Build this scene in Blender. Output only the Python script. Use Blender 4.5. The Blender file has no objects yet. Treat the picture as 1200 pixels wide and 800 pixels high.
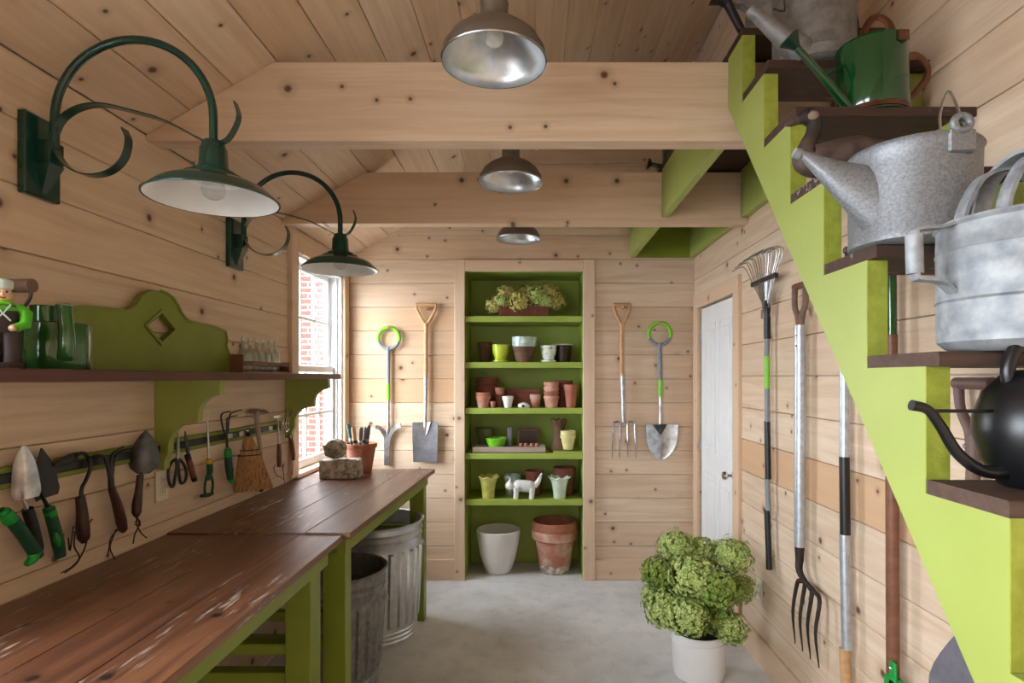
import bpy, bmesh, math, random
from mathutils import Vector, Matrix
random.seed(7)
V = Vector
scene = bpy.context.scene
col = scene.collection

# ------------------------------------------------------------------ camera, light, exposure
F, CX, CY, E = 667.0, 628.0, 442.0, 1.53           # focal length and vanishing point in pixels, eye height in metres
cd = bpy.data.cameras.new('camera'); cam = bpy.data.objects.new('camera', cd); col.objects.link(cam)
cam.location = (0, 0, E); cam.rotation_euler = (math.pi/2, 0, 0)
cd.sensor_width = 36.0; cd.lens = F/1200*36; cd.shift_x = (600-CX)/1200; cd.shift_y = (CY-400)/1200
cd.clip_start = .05
scene.camera = cam
world = bpy.data.worlds.new('overcast_sky'); scene.world = world; world.use_nodes = True
bg = world.node_tree.nodes['Background']
bg.inputs[0].default_value = (.86, .93, 1.0, 1); bg.inputs[1].default_value = 9.0
scene.view_settings.view_transform = 'Standard'; scene.view_settings.look = 'None'
scene.view_settings.gamma = 1.0; scene.view_settings.exposure = 1.38
scene.view_settings.use_curve_mapping = False
# daylight windows of the room (portals guide the sky's light through the openings)
XL, XR, YB, YF = -1.43, 1.197, 4.306, -1.9
WINDOWS = [(3.385, 4.20, .945, 2.275), (-.25, 1.04, .945, 2.275), (-1.75, -.46, .945, 2.275)]  # last two are out of frame, added and widened for fill light
def portal(loc, rot, sx, sy):
    l = bpy.data.lights.new('daylight', 'AREA'); l.shape = 'RECTANGLE'; l.size = sx; l.size_y = sy
    l.cycles.is_portal = True
    o = bpy.data.objects.new('daylight', l); o.location = loc; o.rotation_euler = rot; col.objects.link(o)
for (a, b, c, d) in WINDOWS:
    portal((XL-.14, (a+b)/2, (c+d)/2), (0, -math.pi/2, 0), d-c, b-a)

# ------------------------------------------------------------------ measured positions
def at(px, py, Y): return V(((px-CX)/F*Y, Y, E-(py-CY)/F*Y))
def onL(px, py, off=.03): return at(px, py, F*(-XL-off)/(CX-px))      # on the left wall
def onR(px, py, off=.03): return at(px, py, F*(XR-off)/(px-CX))       # on the right wall
def onB(px, py, off=.03): return at(px, py, YB-off)                   # on the back wall
SL = .573                                                             # roof slope
def ceil_z(x): return 2.42 + SL*(x-XL)

# ------------------------------------------------------------------ helpers
class MB:
    def __init__(s): s.v = []; s.f = []; s.sm = []
    def add(s, vs, fs, sm=False):
        b = len(s.v); s.v += [V(p) for p in vs]
        for f in fs: s.f.append(tuple(i+b for i in f)); s.sm.append(sm)
        return s
    def box(s, lo, hi):
        x0, y0, z0 = lo; x1, y1, z1 = hi
        return s.add([(x0,y0,z0),(x1,y0,z0),(x1,y1,z0),(x0,y1,z0),(x0,y0,z1),(x1,y0,z1),(x1,y1,z1),(x0,y1,z1)],
              [(0,3,2,1),(4,5,6,7),(0,1,5,4),(1,2,6,5),(2,3,7,6),(3,0,4,7)])
    def bbox(s, lo, hi, c=.003):                                      # box with chamfered edges
        m = V([(a+b)/2 for a, b in zip(lo, hi)]); h = [(b-a)/2 for a, b in zip(lo, hi)]
        vs = []; idx = {}
        for sx in (-1,1):
            for sy in (-1,1):
                for sz in (-1,1):
                    sg = (sx,sy,sz)
                    for k in range(3):
                        p = [sg[j]*(h[j] - (0 if j == k else c)) for j in range(3)]
                        idx[(sx,sy,sz,k)] = len(vs); vs.append(m+V(p))
        fs = []
        for k in range(3):
            a, b = [j for j in range(3) if j != k]
            for sg in (-1,1):
                q = []
                for (u,w) in ((-1,-1),(1,-1),(1,1),(-1,1)):
                    t = [0,0,0]; t[k] = sg; t[a] = u; t[b] = w; q.append(idx[(*t,k)])
                fs.append(tuple(q))
        for k in range(3):
            a, b = [j for j in range(3) if j != k]
            for u in (-1,1):
                for w in (-1,1):
                    t0 = [0,0,0]; t0[a] = u; t0[b] = w; t0[k] = -1; t1 = list(t0); t1[k] = 1
                    fs.append((idx[(*t0,a)], idx[(*t1,a)], idx[(*t1,b)], idx[(*t0,b)]))
        for sx in (-1,1):
            for sy in (-1,1):
                for sz in (-1,1): fs.append((idx[(sx,sy,sz,0)], idx[(sx,sy,sz,1)], idx[(sx,sy,sz,2)]))
        return s.add(vs, fs)
    def lathe(s, prof, n=32, mtx=None, cap0=True, cap1=True, wob=None, sq=(1,1)):
        vs = []; fs = []
        for i, (r, z) in enumerate(prof):
            for k in range(n):
                a = 2*math.pi*k/n
                rr, zz = (r, z) if wob is None else wob(i, a, r, z)
                p = V((rr*math.cos(a)*sq[0], rr*math.sin(a)*sq[1], zz)); vs.append(mtx @ p if mtx else p)
        for i in range(len(prof)-1):
            for k in range(n): fs.append((i*n+k, i*n+(k+1)%n, (i+1)*n+(k+1)%n, (i+1)*n+k))
        if cap0: fs.append(tuple(reversed(range(n))))
        if cap1: fs.append(tuple((len(prof)-1)*n+k for k in range(n)))
        return s.add(vs, fs, True)
    def sweep(s, pts, prof, nrm=None, closed=False, scl=None, cap=True, smooth=True):
        pts = [V(p) for p in pts]; n = len(pts); m = len(prof); vs = []; side = None
        for i, p in enumerate(pts):
            a = pts[(i-1) % n] if (closed or i > 0) else p
            b = pts[(i+1) % n] if (closed or i < n-1) else p
            t = (b-a).normalized()
            if nrm is not None: sd = V(nrm); sd = (sd - t*sd.dot(t)).normalized()
            elif side is None:
                r = V((0,0,1)) if abs(t.z) < .9 else V((1,0,0)); sd = t.cross(r).normalized()
            else: sd = (side - t*side.dot(t)).normalized()
            side = sd; up = sd.cross(t).normalized(); k = 1 if scl is None else scl[i]
            for (u, w) in prof: vs.append(p + sd*(u*k) + up*(w*k))
        fs = []
        for i in range(n if closed else n-1):
            j = (i+1) % n
            for k in range(m): fs.append((i*m+k, j*m+k, j*m+(k+1)%m, i*m+(k+1)%m))
        if cap and not closed:
            fs.append(tuple(range(m))); fs.append(tuple((n-1)*m+k for k in reversed(range(m))))
        return s.add(vs, fs, smooth)
    def tube(s, pts, r, n=10, closed=False, nrm=None, sq=1.0):
        rs = r if isinstance(r, (list, tuple)) else None
        prof = [(math.cos(2*math.pi*k/n), sq*math.sin(2*math.pi*k/n)) for k in range(n)]
        if rs is None: prof = [(u*r, w*r) for u, w in prof]
        return s.sweep(pts, prof, nrm, closed, rs)
    def strip(s, pts, w, t, nrm, closed=False):                       # flat bar bent along pts, w along nrm
        return s.sweep(pts, [(-w/2,-t/2),(w/2,-t/2),(w/2,t/2),(-w/2,t/2)], nrm, closed, None, True, False)
    def prism(s, outline, o, u, w, t):                                # outline in (u,w) from o, thickness vector t
        o, u, w, t = V(o), V(u), V(w), V(t); n = len(outline)
        vs = [o+u*a+w*b for a, b in outline] + [o+u*a+w*b+t for a, b in outline]
        return s.add(vs, [tuple(range(n)), tuple(reversed(range(n, 2*n)))] +
                     [(k, k+n, (k+1)%n+n, (k+1)%n) for k in range(n)])
    def ball(s, c, r, n=16, m=10):
        r = r if isinstance(r, (list, tuple)) else (r, r, r); c = V(c)
        vs = [c+V((0,0,-r[2]))]; fs = []
        for i in range(1, m):
            ph = -math.pi/2 + math.pi*i/m
            for k in range(n):
                a = 2*math.pi*k/n; vs.append(c+V((r[0]*math.cos(ph)*math.cos(a), r[1]*math.cos(ph)*math.sin(a), r[2]*math.sin(ph))))
        vs.append(c+V((0,0,r[2]))); L = len(vs)-1
        for k in range(n):
            fs.append((0, 1+(k+1)%n, 1+k)); fs.append((L, 1+(m-2)*n+k, 1+(m-2)*n+(k+1)%n))
        for i in range(m-2):
            for k in range(n): fs.append((1+i*n+k, 1+i*n+(k+1)%n, 1+(i+1)*n+(k+1)%n, 1+(i+1)*n+k))
        return s.add(vs, fs, True)
    def blade(s, p0, p1, widths, nrm, curve=.0, th=.003, m=8, bend=None):   # sheet from p0 to p1; half widths along it
        p0, p1, nrm = V(p0), V(p1), V(nrm).normalized(); ax = (p1-p0); sd = ax.cross(nrm).normalized(); n = len(widths)
        vs = []
        for lay in (0, 1):
            for i, w in enumerate(widths):
                t = i/(n-1); c = p0+ax*t + nrm*((bend(t) if bend else 0) + lay*th)
                for k in range(m+1):
                    q = -1+2*k/m; vs.append(c+sd*(w*q)+nrm*(curve*abs(q)**1.6*w))
        fs = []; L = n*(m+1)
        for i in range(n-1):
            for k in range(m):
                a = i*(m+1)+k; q = (a, a+1, a+m+2, a+m+1)
                fs.append(tuple(reversed(q))); fs.append(tuple(j+L for j in q))
            for k in (0, m):
                a = i*(m+1)+k; fs.append((a, a+m+1, a+m+1+L, a+L))
        for k in range(m):
            fs.append((k, k+1, k+1+L, k+L)); b = (n-1)*(m+1)+k; fs.append((b, b+1, b+1+L, b+L))
        return s.add(vs, fs, True)
    def build(s, name, mat, parent=None, local=False, sharp=38):
        me = bpy.data.meshes.new(name)
        inv = parent.matrix_basis.inverted() if (parent is not None and not local) else None
        if inv is not None and parent.parent is not None: inv = inv @ parent.parent.matrix_basis.inverted()
        me.from_pydata([(inv @ p if inv else p) for p in s.v], [], s.f)
        bm = bmesh.new(); bm.from_mesh(me); bmesh.ops.recalc_face_normals(bm, faces=bm.faces); bm.to_mesh(me); bm.free()
        me.polygons.foreach_set('use_smooth', s.sm); 
        if any(s.sm): me.set_sharp_from_angle(angle=math.radians(sharp))
        me.materials.append(mat)
        o = bpy.data.objects.new(name, me); col.objects.link(o)
        if parent is not None: o.parent = parent
        return o
def tag(o, label=None, cat=None, group=None, kind=None):
    if label: o['label'] = label
    if cat: o['category'] = cat
    if group: o['group'] = group
    if kind: o['kind'] = kind
    return o
def thing(name, label, cat, loc=(0,0,0), rz=0, group=None):
    o = bpy.data.objects.new(name, None); o.empty_display_size = .05; col.objects.link(o)
    o.location = loc; o.rotation_euler = (0, 0, rz); return tag(o, label, cat, group)
def struct(name, loc=(0,0,0), label=None):
    o = bpy.data.objects.new(name, None); col.objects.link(o); o.location = loc; return tag(o, label, None, None, 'structure')
def frame_mtx(o, x, y):
    x = V(x).normalized(); y = V(y).normalized(); z = x.cross(y)
    m = Matrix((x, y, z)).transposed().to_4x4(); m.translation = V(o); return m
def arc(c, r, a0, a1, n, u=(1,0,0), w=(0,0,1)):
    c, u, w = V(c), V(u), V(w)
    return [c+u*(r*math.cos(math.radians(a0+(a1-a0)*k/n)))+w*(r*math.sin(math.radians(a0+(a1-a0)*k/n))) for k in range(n+1)]
def smooth_pts(pts, sub=5, closed=False):                             # Catmull-Rom
    P = [V(p) for p in pts]; n = len(P); out = []
    for i in range(n if closed else n-1):
        p1, p2 = P[i], P[(i+1) % n]
        p0 = P[(i-1) % n] if (closed or i > 0) else p1*2-p2
        p3 = P[(i+2) % n] if (closed or i < n-2) else p2*2-p1
        for k in range(sub):
            t = k/sub
            out.append(.5*((2*p1)+(p2-p0)*t+(2*p0-5*p1+4*p2-p3)*t*t+(3*p1-p0-3*p2+p3)*t**3))
    if not closed: out.append(P[-1])
    return out
def interp(vals, n):
    out = []
    for k in range(n):
        t = k/(n-1)*(len(vals)-1); i = min(int(t), len(vals)-2); out.append(vals[i]+(vals[i+1]-vals[i])*(t-i))
    return out

# ------------------------------------------------------------------ materials
def S(r, g, b):
    f = lambda c: (c/255)/12.92 if c/255 <= .04045 else ((c/255+.055)/1.055)**2.4
    return (f(r), f(g), f(b), 1)
def base(name):
    m = bpy.data.materials.new(name); m.use_nodes = True; nt = m.node_tree
    return m, nt, nt.nodes['Principled BSDF']
def nd(nt, t, **kw):
    n = nt.nodes.new(t)
    for k, v in kw.items(): setattr(n, k, v)
    return n
def ramp(nt, fac, stops):
    r = nd(nt, 'ShaderNodeValToRGB'); e = r.color_ramp.elements
    while len(e) < len(stops): e.new(.5)
    for k, (p, c) in enumerate(stops): e[k].position = p; e[k].color = c if len(c) == 4 else (*c, 1)
    nt.links.new(fac, r.inputs[0]); return r.outputs[0]
def mixc(nt, fac, a, b, mode='MIX'):
    m = nd(nt, 'ShaderNodeMix', data_type='RGBA', blend_type=mode)
    for k, v in ((0, fac), (6, a), (7, b)):
        if hasattr(v, 'is_output'): nt.links.new(v, m.inputs[k])
        else: m.inputs[k].default_value = v
    return m.outputs[2]
def bump(nt, b, h, strength, dist=.01):
    n = nd(nt, 'ShaderNodeBump'); n.inputs['Strength'].default_value = strength; n.inputs['Distance'].default_value = dist
    nt.links.new(h, n.inputs['Height']); nt.links.new(n.outputs[0], b.inputs['Normal'])
def noise(nt, vec, scale, detail=3, rough=.55, dist=0):
    n = nd(nt, 'ShaderNodeTexNoise'); n.inputs['Scale'].default_value = scale; n.inputs['Detail'].default_value = detail
    n.inputs['Roughness'].default_value = rough; n.inputs['Distortion'].default_value = dist
    if vec is not None: nt.links.new(vec, n.inputs['Vector'])
    return n.outputs['Fac']
def objvec(nt, scl=(1,1,1), rnd=True):
    tc = nd(nt, 'ShaderNodeTexCoord'); mp = nd(nt, 'ShaderNodeMapping'); mp.inputs['Scale'].default_value = scl
    nt.links.new(tc.outputs['Object'], mp.inputs['Vector'])
    if rnd:
        oi = nd(nt, 'ShaderNodeObjectInfo'); k = nd(nt, 'ShaderNodeVectorMath', operation='SCALE')
        k.inputs[0].default_value = (37.3, 91.7, 13.1); nt.links.new(oi.outputs['Random'], k.inputs['Scale'])
        nt.links.new(k.outputs[0], mp.inputs['Location'])
    return mp.outputs[0]
def pm(name, c, rough=.5, metal=0.0, c2=None, scale=9.0, bmp=0.0, bscale=None, coat=0, lo=.35, hi=.65, spec=.5):
    m, nt, b = base(name); v = objvec(nt)
    c2 = c2 or tuple(min(1, x*.78) for x in c[:3])+(1,)
    f = noise(nt, v, scale, 4)
    nt.links.new(ramp(nt, f, [(lo, c2), (hi, c)]), b.inputs['Base Color'])
    b.inputs['Roughness'].default_value = rough; b.inputs['Metallic'].default_value = metal
    b.inputs['Coat Weight'].default_value = coat; b.inputs['Specular IOR Level'].default_value = spec
    if bmp: bump(nt, b, noise(nt, v, bscale or scale*6, 3), bmp, .004)
    return m
def wood(name, ca, cb, cg, ck, rough=.55, knots=True, grain=.6, worn=None, spec=.4):
    m, nt, b = base(name)
    v = objvec(nt, (1,1,1))
    st = nd(nt, 'ShaderNodeVectorMath', operation='MULTIPLY'); st.inputs[1].default_value = (1.1, 16, 16); nt.links.new(v, st.inputs[0])
    g1 = noise(nt, st.outputs[0], 1.6, 5, .6, .6)
    st2 = nd(nt, 'ShaderNodeVectorMath', operation='MULTIPLY'); st2.inputs[1].default_value = (3, 90, 90); nt.links.new(v, st2.inputs[0])
    g2 = noise(nt, st2.outputs[0], 1.3, 3, .6)
    tone = nd(nt, 'ShaderNodeAttribute', attribute_type='OBJECT', attribute_name='tone')
    c = mixc(nt, tone.outputs['Fac'], ca, cb)
    gf = ramp(nt, g1, [(.40, (0,0,0)), (.66, (1,1,1))]); gm = nd(nt, 'ShaderNodeMath', operation='MULTIPLY'); gm.inputs[1].default_value = grain
    nt.links.new(gf, gm.inputs[0]); c = mixc(nt, gm.outputs[0], c, cg)
    fm = nd(nt, 'ShaderNodeMath', operation='MULTIPLY'); fm.inputs[1].default_value = .22
    nt.links.new(ramp(nt, g2, [(.45, (0,0,0)), (.7, (1,1,1))]), fm.inputs[0]); c = mixc(nt, fm.outputs[0], c, cg)
    oi = nd(nt, 'ShaderNodeObjectInfo')
    shade = ramp(nt, oi.outputs['Random'], [(0, (.90,.89,.88)), (.5, (1,1,1)), (1, (.95,.93,.90))]); c = mixc(nt, 1.0, c, shade, 'MULTIPLY')
    if knots:
        for sc, thr, rad in ((3.4, .66, .062), (8.0, .86, .075)):
            vo = nd(nt, 'ShaderNodeTexVoronoi', voronoi_dimensions='2D'); vo.inputs['Scale'].default_value = sc; vo.inputs['Randomness'].default_value = .9
            nt.links.new(v, vo.inputs['Vector'])
            k1 = ramp(nt, vo.outputs['Distance'], [(rad*.45, (1,1,1)), (rad, (.25,.25,.25)), (rad*2.6, (0,0,0))])
            sx = nd(nt, 'ShaderNodeSeparateColor'); nt.links.new(vo.outputs['Color'], sx.inputs[0])
            gt = nd(nt, 'ShaderNodeMath', operation='GREATER_THAN'); gt.inputs[1].default_value = thr; nt.links.new(sx.outputs[0], gt.inputs[0])
            mu = nd(nt, 'ShaderNodeMath', operation='MULTIPLY'); nt.links.new(k1, mu.inputs[0]); nt.links.new(gt.outputs[0], mu.inputs[1])
            c = mixc(nt, mu.outputs[0], c, ck)
    rv = None
    if worn:
        w1 = noise(nt, v, 3.2, 6, .65); wf = ramp(nt, w1, [(.49, (0,0,0)), (.63, (1,1,1))])
        st3 = nd(nt, 'ShaderNodeVectorMath', operation='MULTIPLY'); st3.inputs[1].default_value = (8, 60, 60); nt.links.new(v, st3.inputs[0])
        w2 = ramp(nt, noise(nt, st3.outputs[0], 1.0, 4, .6), [(.55, (0,0,0)), (.66, (1,1,1))])
        mu = nd(nt, 'ShaderNodeMath', operation='MULTIPLY'); nt.links.new(wf, mu.inputs[0]); nt.links.new(w2, mu.inputs[1])
        c = mixc(nt, mu.outputs[0], c, worn)
    nt.links.new(c, b.inputs['Base Color']); b.inputs['Roughness'].default_value = rough; b.inputs['Specular IOR Level'].default_value = spec
    bump(nt, b, g2, .12, .003)
    return m
PINE = wood('pine_boards', S(226,204,180), S(212,168,128), S(200,168,136), S(96,66,50))
PINE_TRIM = wood('pine_trim', S(228,204,180), S(210,168,130), S(210,180,150), S(124,90,70))
BENCH = wood('bench_boards', S(112,68,46), S(134,88,58), S(74,42,30), S(36,20,14), rough=.36, grain=.8, worn=S(214,200,186), spec=.9)
SHELFW = wood('dark_shelf', S(98,58,42), S(84,46,34), S(66,36,26), S(34,18,12), rough=.4)
TREADW = wood('worn_tread', S(90,70,59), S(60,39,31), S(52,34,26), S(30,18,14), rough=.7, worn=S(150,140,130))
OLDWOOD = wood('old_wood', S(128,104,88), S(110,80,62), S(88,66,54), S(60,42,34), rough=.7, knots=False)
ASH = wood('ash_handle', S(206,164,118), S(190,140,96), S(176,128,86), S(120,80,50), rough=.42, knots=False)
REDHANDLE = wood('stained_handle', S(128,84,62), S(120,70,50), S(92,56,40), S(60,36,26), rough=.45, knots=False)
DARKHANDLE = wood('dark_handle', S(66,38,30), S(60,30,24), S(40,22,18), S(20,10,8), rough=.35, knots=False)
GREEN = pm('lime_paint', S(158,170,86), .45, 0, S(152,164,80), 5, .05, 60)
GREENDK = pm('green_board', S(126,140,44), .4, 0, S(116,130,38), 5)
NICHE = pm('shelf_paint', S(158,178,78), .5, 0, S(150,170,70), 4)
ROUGHGREEN = pm('rough_lime', S(160,168,62), .55, 0, S(142,150,50), 30, .6, 45)
DKGREEN = pm('dark_green_enamel', S(6,58,48), .25, 0, S(5,52,43), 4, coat=.3)
ENAMEL = pm('white_enamel', S(236,236,234), .3, 0, S(226,226,224), 5)
WHITE = pm('white_paint', S(236,236,236), .4, 0, S(230,230,230), 5)
BLACK = pm('black_plastic', S(24,24,26), .4, 0, S(18,18,20), 8)
MATBLACK = pm('satin_black', S(14,15,18), .33, 0, S(11,12,14), 6)
GALV = pm('galvanised', S(148,151,155), .5, .55, S(116,119,124), 170, .12, 200, lo=.3, hi=.7)
GALVOLD = pm('weathered_zinc', S(172,175,177), .65, .4, S(130,136,142), 24, .25, 60, lo=.32, hi=.66)
GALVDK = pm('dark_zinc', S(150,150,150), .55, .6, S(122,122,122), 30, .1, 60)
CANZINC = pm('can_steel', S(214,218,222), .33, .85, S(198,202,206), 30)
STEEL = pm('steel', S(196,198,200), .3, 1, S(150,152,156), 20)
CHROME = pm('chrome', S(220,220,222), .12, 1, S(205,205,208), 10)
DKSTEEL = pm('dark_steel', S(92,94,98), .38, .9, S(60,60,64), 18)
RUST = pm('rusted_iron', S(62,50,44), .6, .5, S(44,34,30), 22, .2)
GALVREFL = pm('galv_wood_reflection', S(132,124,116), .42, .6, S(116,108,100), 10)  # brown reflection of the wood is put into the galvanised colour
ALU = pm('bright_alu', S(200,206,212), .45, .8, S(176,182,190), 40)
GREYPLAS = pm('grey_plastic', S(132,134,138), .45, 0, S(122,124,128), 10)
LIMEGRIP = pm('lime_grip', S(132,204,52), .45, 0, S(122,192,46), 10)
GRIPGREEN = pm('green_grip', S(14,150,56), .45, 0, S(10,138,50), 12)
GRIPDARK = pm('dark_green_grip', S(8,70,44), .5, 0, S(6,60,38), 12)
YELLOW = pm('yellow_plastic', S(228,176,30), .45)
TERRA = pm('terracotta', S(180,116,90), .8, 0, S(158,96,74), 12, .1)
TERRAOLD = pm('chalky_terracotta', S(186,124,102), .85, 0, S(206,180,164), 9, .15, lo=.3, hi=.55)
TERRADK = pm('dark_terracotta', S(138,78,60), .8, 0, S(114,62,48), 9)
BROWNPOT = pm('brown_clay', S(112,80,60), .8, 0, S(92,64,48), 12)
DARKPOT = pm('dark_brown_glaze', S(56,34,28), .4, 0, S(44,26,22), 10)
LIMEGLAZE = pm('lime_glaze', S(196,214,52), .2, 0, S(176,198,40), 10, coat=.5)
LEAFGLAZE = pm('green_glaze', S(136,214,56), .22, 0, S(116,196,44), 10, coat=.5)
PALEGLAZE = pm('pale_blue_glaze', S(208,220,210), .25, 0, S(156,184,176), 26, coat=.4)
SPOTGLAZE = pm('spotted_glaze', S(232,236,226), .25, 0, S(92,140,84), 40, lo=.36, hi=.46, coat=.4)
CREAM = pm('cream_clay', S(228,220,160), .7, 0, S(206,194,130), 12)
YELGLAZE = pm('yellow_vase', S(214,206,116), .25, 0, S(160,168,74), 10, coat=.4)
MINT = pm('mint_vase', S(222,232,212), .25, 0, S(188,206,182), 10, coat=.4)
GREYGREEN = pm('moss_pot', S(122,130,88), .7, 0, S(90,98,62), 14)
CATGLAZE = pm('cat_glaze', S(226,226,220), .22, 0, S(150,176,206), 22, lo=.3, hi=.42, coat=.4)
WHITEPOT = pm('white_stoneware', S(232,230,226), .35, 0, S(222,220,216), 5)
BUCKET = pm('white_bucket', S(240,240,240), .4, 0, S(232,232,232), 4)
SLATE = pm('slate', S(112,108,116), .6, 0, S(92,88,96), 16)
STONE = pm('carved_stone', S(216,208,196), .9, 0, S(128,118,106), 26, .6, 70)
LEATHER = pm('leather_cord', S(40,24,20), .7)
CANGREEN = pm('glossy_green', S(6,66,28), .12, 0, S(5,58,25), 5, coat=.6)
CANOLIVE = pm('bottle_green', S(42,92,40), .14, 0, S(34,80,34), 5, coat=.6)
COPPER = pm('copper', S(138,98,82), .28, 1, S(108,74,60), 10)
OUTLET = pm('ivory_plastic', S(226,218,196), .4, 0, S(220,212,190), 6)
SOIL = pm('soil', S(46,34,28), .95, 0, S(30,22,18), 40, .5)
TEALWRAP = pm('teal_wrap', S(46,112,112), .6)
GOOSE = pm('goose_paint', S(88,72,62), .7, 0, S(56,44,38), 30)
GOOSEBLK = pm('goose_black', S(40,34,32), .6, 0, S(190,186,180), 60, lo=.28, hi=.34)
SKIN = pm('painted_skin', S(226,186,150), .6)
FIGGREEN = pm('painted_green', S(92,190,40), .5)
FIGBROWN = pm('painted_brown', S(62,46,42), .6, 0, S(52,38,34), 20)
FIGWHITE = pm('painted_hat', S(206,222,216), .6)
MORTAR = pm('mortar', S(214,204,196), .9, 0, S(198,188,180), 20)
BRICK = pm('brick_red', S(96,44,36), .85, 0, S(74,32,27), 24, .2)
GREY = pm('grey_ground', S(150,150,146), .9, 0, S(130,130,126), 2)
# straw bristles
def straw():
    m, nt, b = base('straw'); v = objvec(nt, (150,150,5), False)
    nt.links.new(ramp(nt, noise(nt, v, 1.4, 3, .6), [(.34, S(104,70,46)), (.50, S(178,132,90)), (.68, S(206,164,118))]), b.inputs['Base Color'])
    b.inputs['Roughness'].default_value = .85; return m
STRAW = straw()
def petal_mat(name, a, b2, c3):
    m, nt, b = base(name); tc = nd(nt, 'ShaderNodeTexCoord')
    f = noise(nt, tc.outputs['Object'], 16, 2); g = noise(nt, tc.outputs['Object'], 110, 2)
    c = mixc(nt, ramp(nt, g, [(.4, (0,0,0)), (.62, (1,1,1))]), ramp(nt, f, [(.35, a), (.62, b2)]), c3)
    nt.links.new(c, b.inputs['Base Color']); b.inputs['Roughness'].default_value = .7
    b.inputs['Specular IOR Level'].default_value = .2
    return m
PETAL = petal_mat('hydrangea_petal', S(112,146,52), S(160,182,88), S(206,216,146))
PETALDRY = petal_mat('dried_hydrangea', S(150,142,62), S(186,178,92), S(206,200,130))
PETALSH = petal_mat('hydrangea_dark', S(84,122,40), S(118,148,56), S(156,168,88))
LEAF = pm('leaf_green', S(70,120,48), .5)
def glass_mat(name, fac, tint=(1,1,1,1)):
    m = bpy.data.materials.new(name); m.use_nodes = True; nt = m.node_tree; nt.nodes.clear()
    o = nd(nt, 'ShaderNodeOutputMaterial'); mx = nd(nt, 'ShaderNodeMixShader'); t = nd(nt, 'ShaderNodeBsdfTransparent'); g = nd(nt, 'ShaderNodeBsdfGlossy')
    t.inputs[0].default_value = tint; g.inputs['Roughness'].default_value = .03
    lw = nd(nt, 'ShaderNodeLayerWeight'); pw = nd(nt, 'ShaderNodeMath', operation='POWER'); pw.inputs[1].default_value = 5; nt.links.new(lw.outputs['Facing'], pw.inputs[0])
    mu = nd(nt, 'ShaderNodeMath', operation='MULTIPLY_ADD'); mu.inputs[1].default_value = .8; mu.inputs[2].default_value = .03*fac; nt.links.new(pw.outputs[0], mu.inputs[0])
    nt.links.new(mu.outputs[0], mx.inputs[0]); nt.links.new(t.outputs[0], mx.inputs[1]); nt.links.new(g.outputs[0], mx.inputs[2]); nt.links.new(mx.outputs[0], o.inputs[0])
    return m
GLASS = glass_mat('window_glass', 1.0)
BOTTLEGLASS = glass_mat('bottle_glass', 5.0, (.90,.93,.90,1))
BULB = glass_mat('bulb_glass', 2.0, (.9,.9,.9,1))
def concrete():
    m, nt, b = base('concrete'); tc = nd(nt, 'ShaderNodeTexCoord'); v = tc.outputs['Object']
    a = noise(nt, v, 1.6, 6, .6); c = ramp(nt, a, [(.32, S(194,194,195)), (.6, S(222,222,223))])
    d = ramp(nt, noise(nt, v, 9, 6, .7), [(.36, (.72,.70,.68)), (.52, (1,1,1))]); c = mixc(nt, .42, c, d, 'MULTIPLY')
    s = ramp(nt, noise(nt, v, 60, 3), [(.27, (.35,.33,.31)), (.33, (1,1,1))]); c = mixc(nt, .6, c, s, 'MULTIPLY')
    nt.links.new(c, b.inputs['Base Color']); b.inputs['Roughness'].default_value = .6
    bump(nt, b, noise(nt, v, 30, 5), .12, .004); return m
CONCRETE = concrete()
# ================================================================== the room
_pm = {}
def plank(L, W, T, mtx, mat, parent, tone=None, name='plank'):
    key = (round(L,3), round(W,3), round(T,3), mat.name)
    me = _pm.get(key)
    c = min(.003, T*.3)
    if me is None:
        sec = [(-W/2,0),(-W/2,T-c),(-W/2+c,T),(W/2-c,T),(W/2,T-c),(W/2,0)]
        vs = [(x, a, b) for x in (-L/2, L/2) for a, b in sec]
        fs = [tuple(range(6)), tuple(reversed(range(6,12)))] + [(k, k+6, (k+1)%6+6, (k+1)%6) for k in range(6)]
        me = bpy.data.meshes.new(name); me.from_pydata(vs, [], fs)
        bm = bmesh.new(); bm.from_mesh(me); bmesh.ops.recalc_face_normals(bm, faces=bm.faces); bm.to_mesh(me); bm.free()
        me.materials.append(mat); _pm[key] = me
    o = bpy.data.objects.new(name, me); col.objects.link(o)
    if parent is not None:
        o.parent = parent; mtx = parent.matrix_basis.inverted() @ mtx
    o.matrix_basis = mtx
    o['tone'] = float(random.choice([0,.05,.1,.1,.2,.3]) if tone is None else tone)
    return o
GAP = .0022; T = .018
def cut(a0, a1, z0, z1, holes):
    """the pieces of a board that stay when the openings are cut out"""
    out = [(a0, a1, z0, z1)]
    for (h0, h1, k0, k1) in holes:
        nxt = []
        for (a, b, c, d) in out:
            if b <= h0 or a >= h1 or d <= k0 or c >= k1: nxt.append((a, b, c, d)); continue
            if a < h0: nxt.append((a, h0, c, d))
            if b > h1: nxt.append((h1, b, c, d))
            lo, hi = max(a, h0), min(b, h1)
            if c < k0: nxt.append((lo, hi, c, k0))
            if d > k1: nxt.append((lo, hi, k1, d))
        out = nxt
    return [p for p in out if p[1]-p[0] > .03 and p[3]-p[2] > .02]
def board_wall(parent, seams, a0, a1, holes, place, tones={}, left=None):
    for k in range(len(seams)-1):
        z0, z1 = seams[k], seams[k+1]
        b0 = a0 if left is None else max(a0, left(z0))
        tn = tones.get(k)
        for (a, b, c, d) in cut(b0, a1, z0, z1, holes):
            t = tn if not isinstance(tn, tuple) else tn[0 if (a+b)/2 < 0 else 1]
            plank(b-a-GAP, d-c-GAP, T, place((a+b)/2, (c+d)/2), PINE, parent, t)
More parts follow.
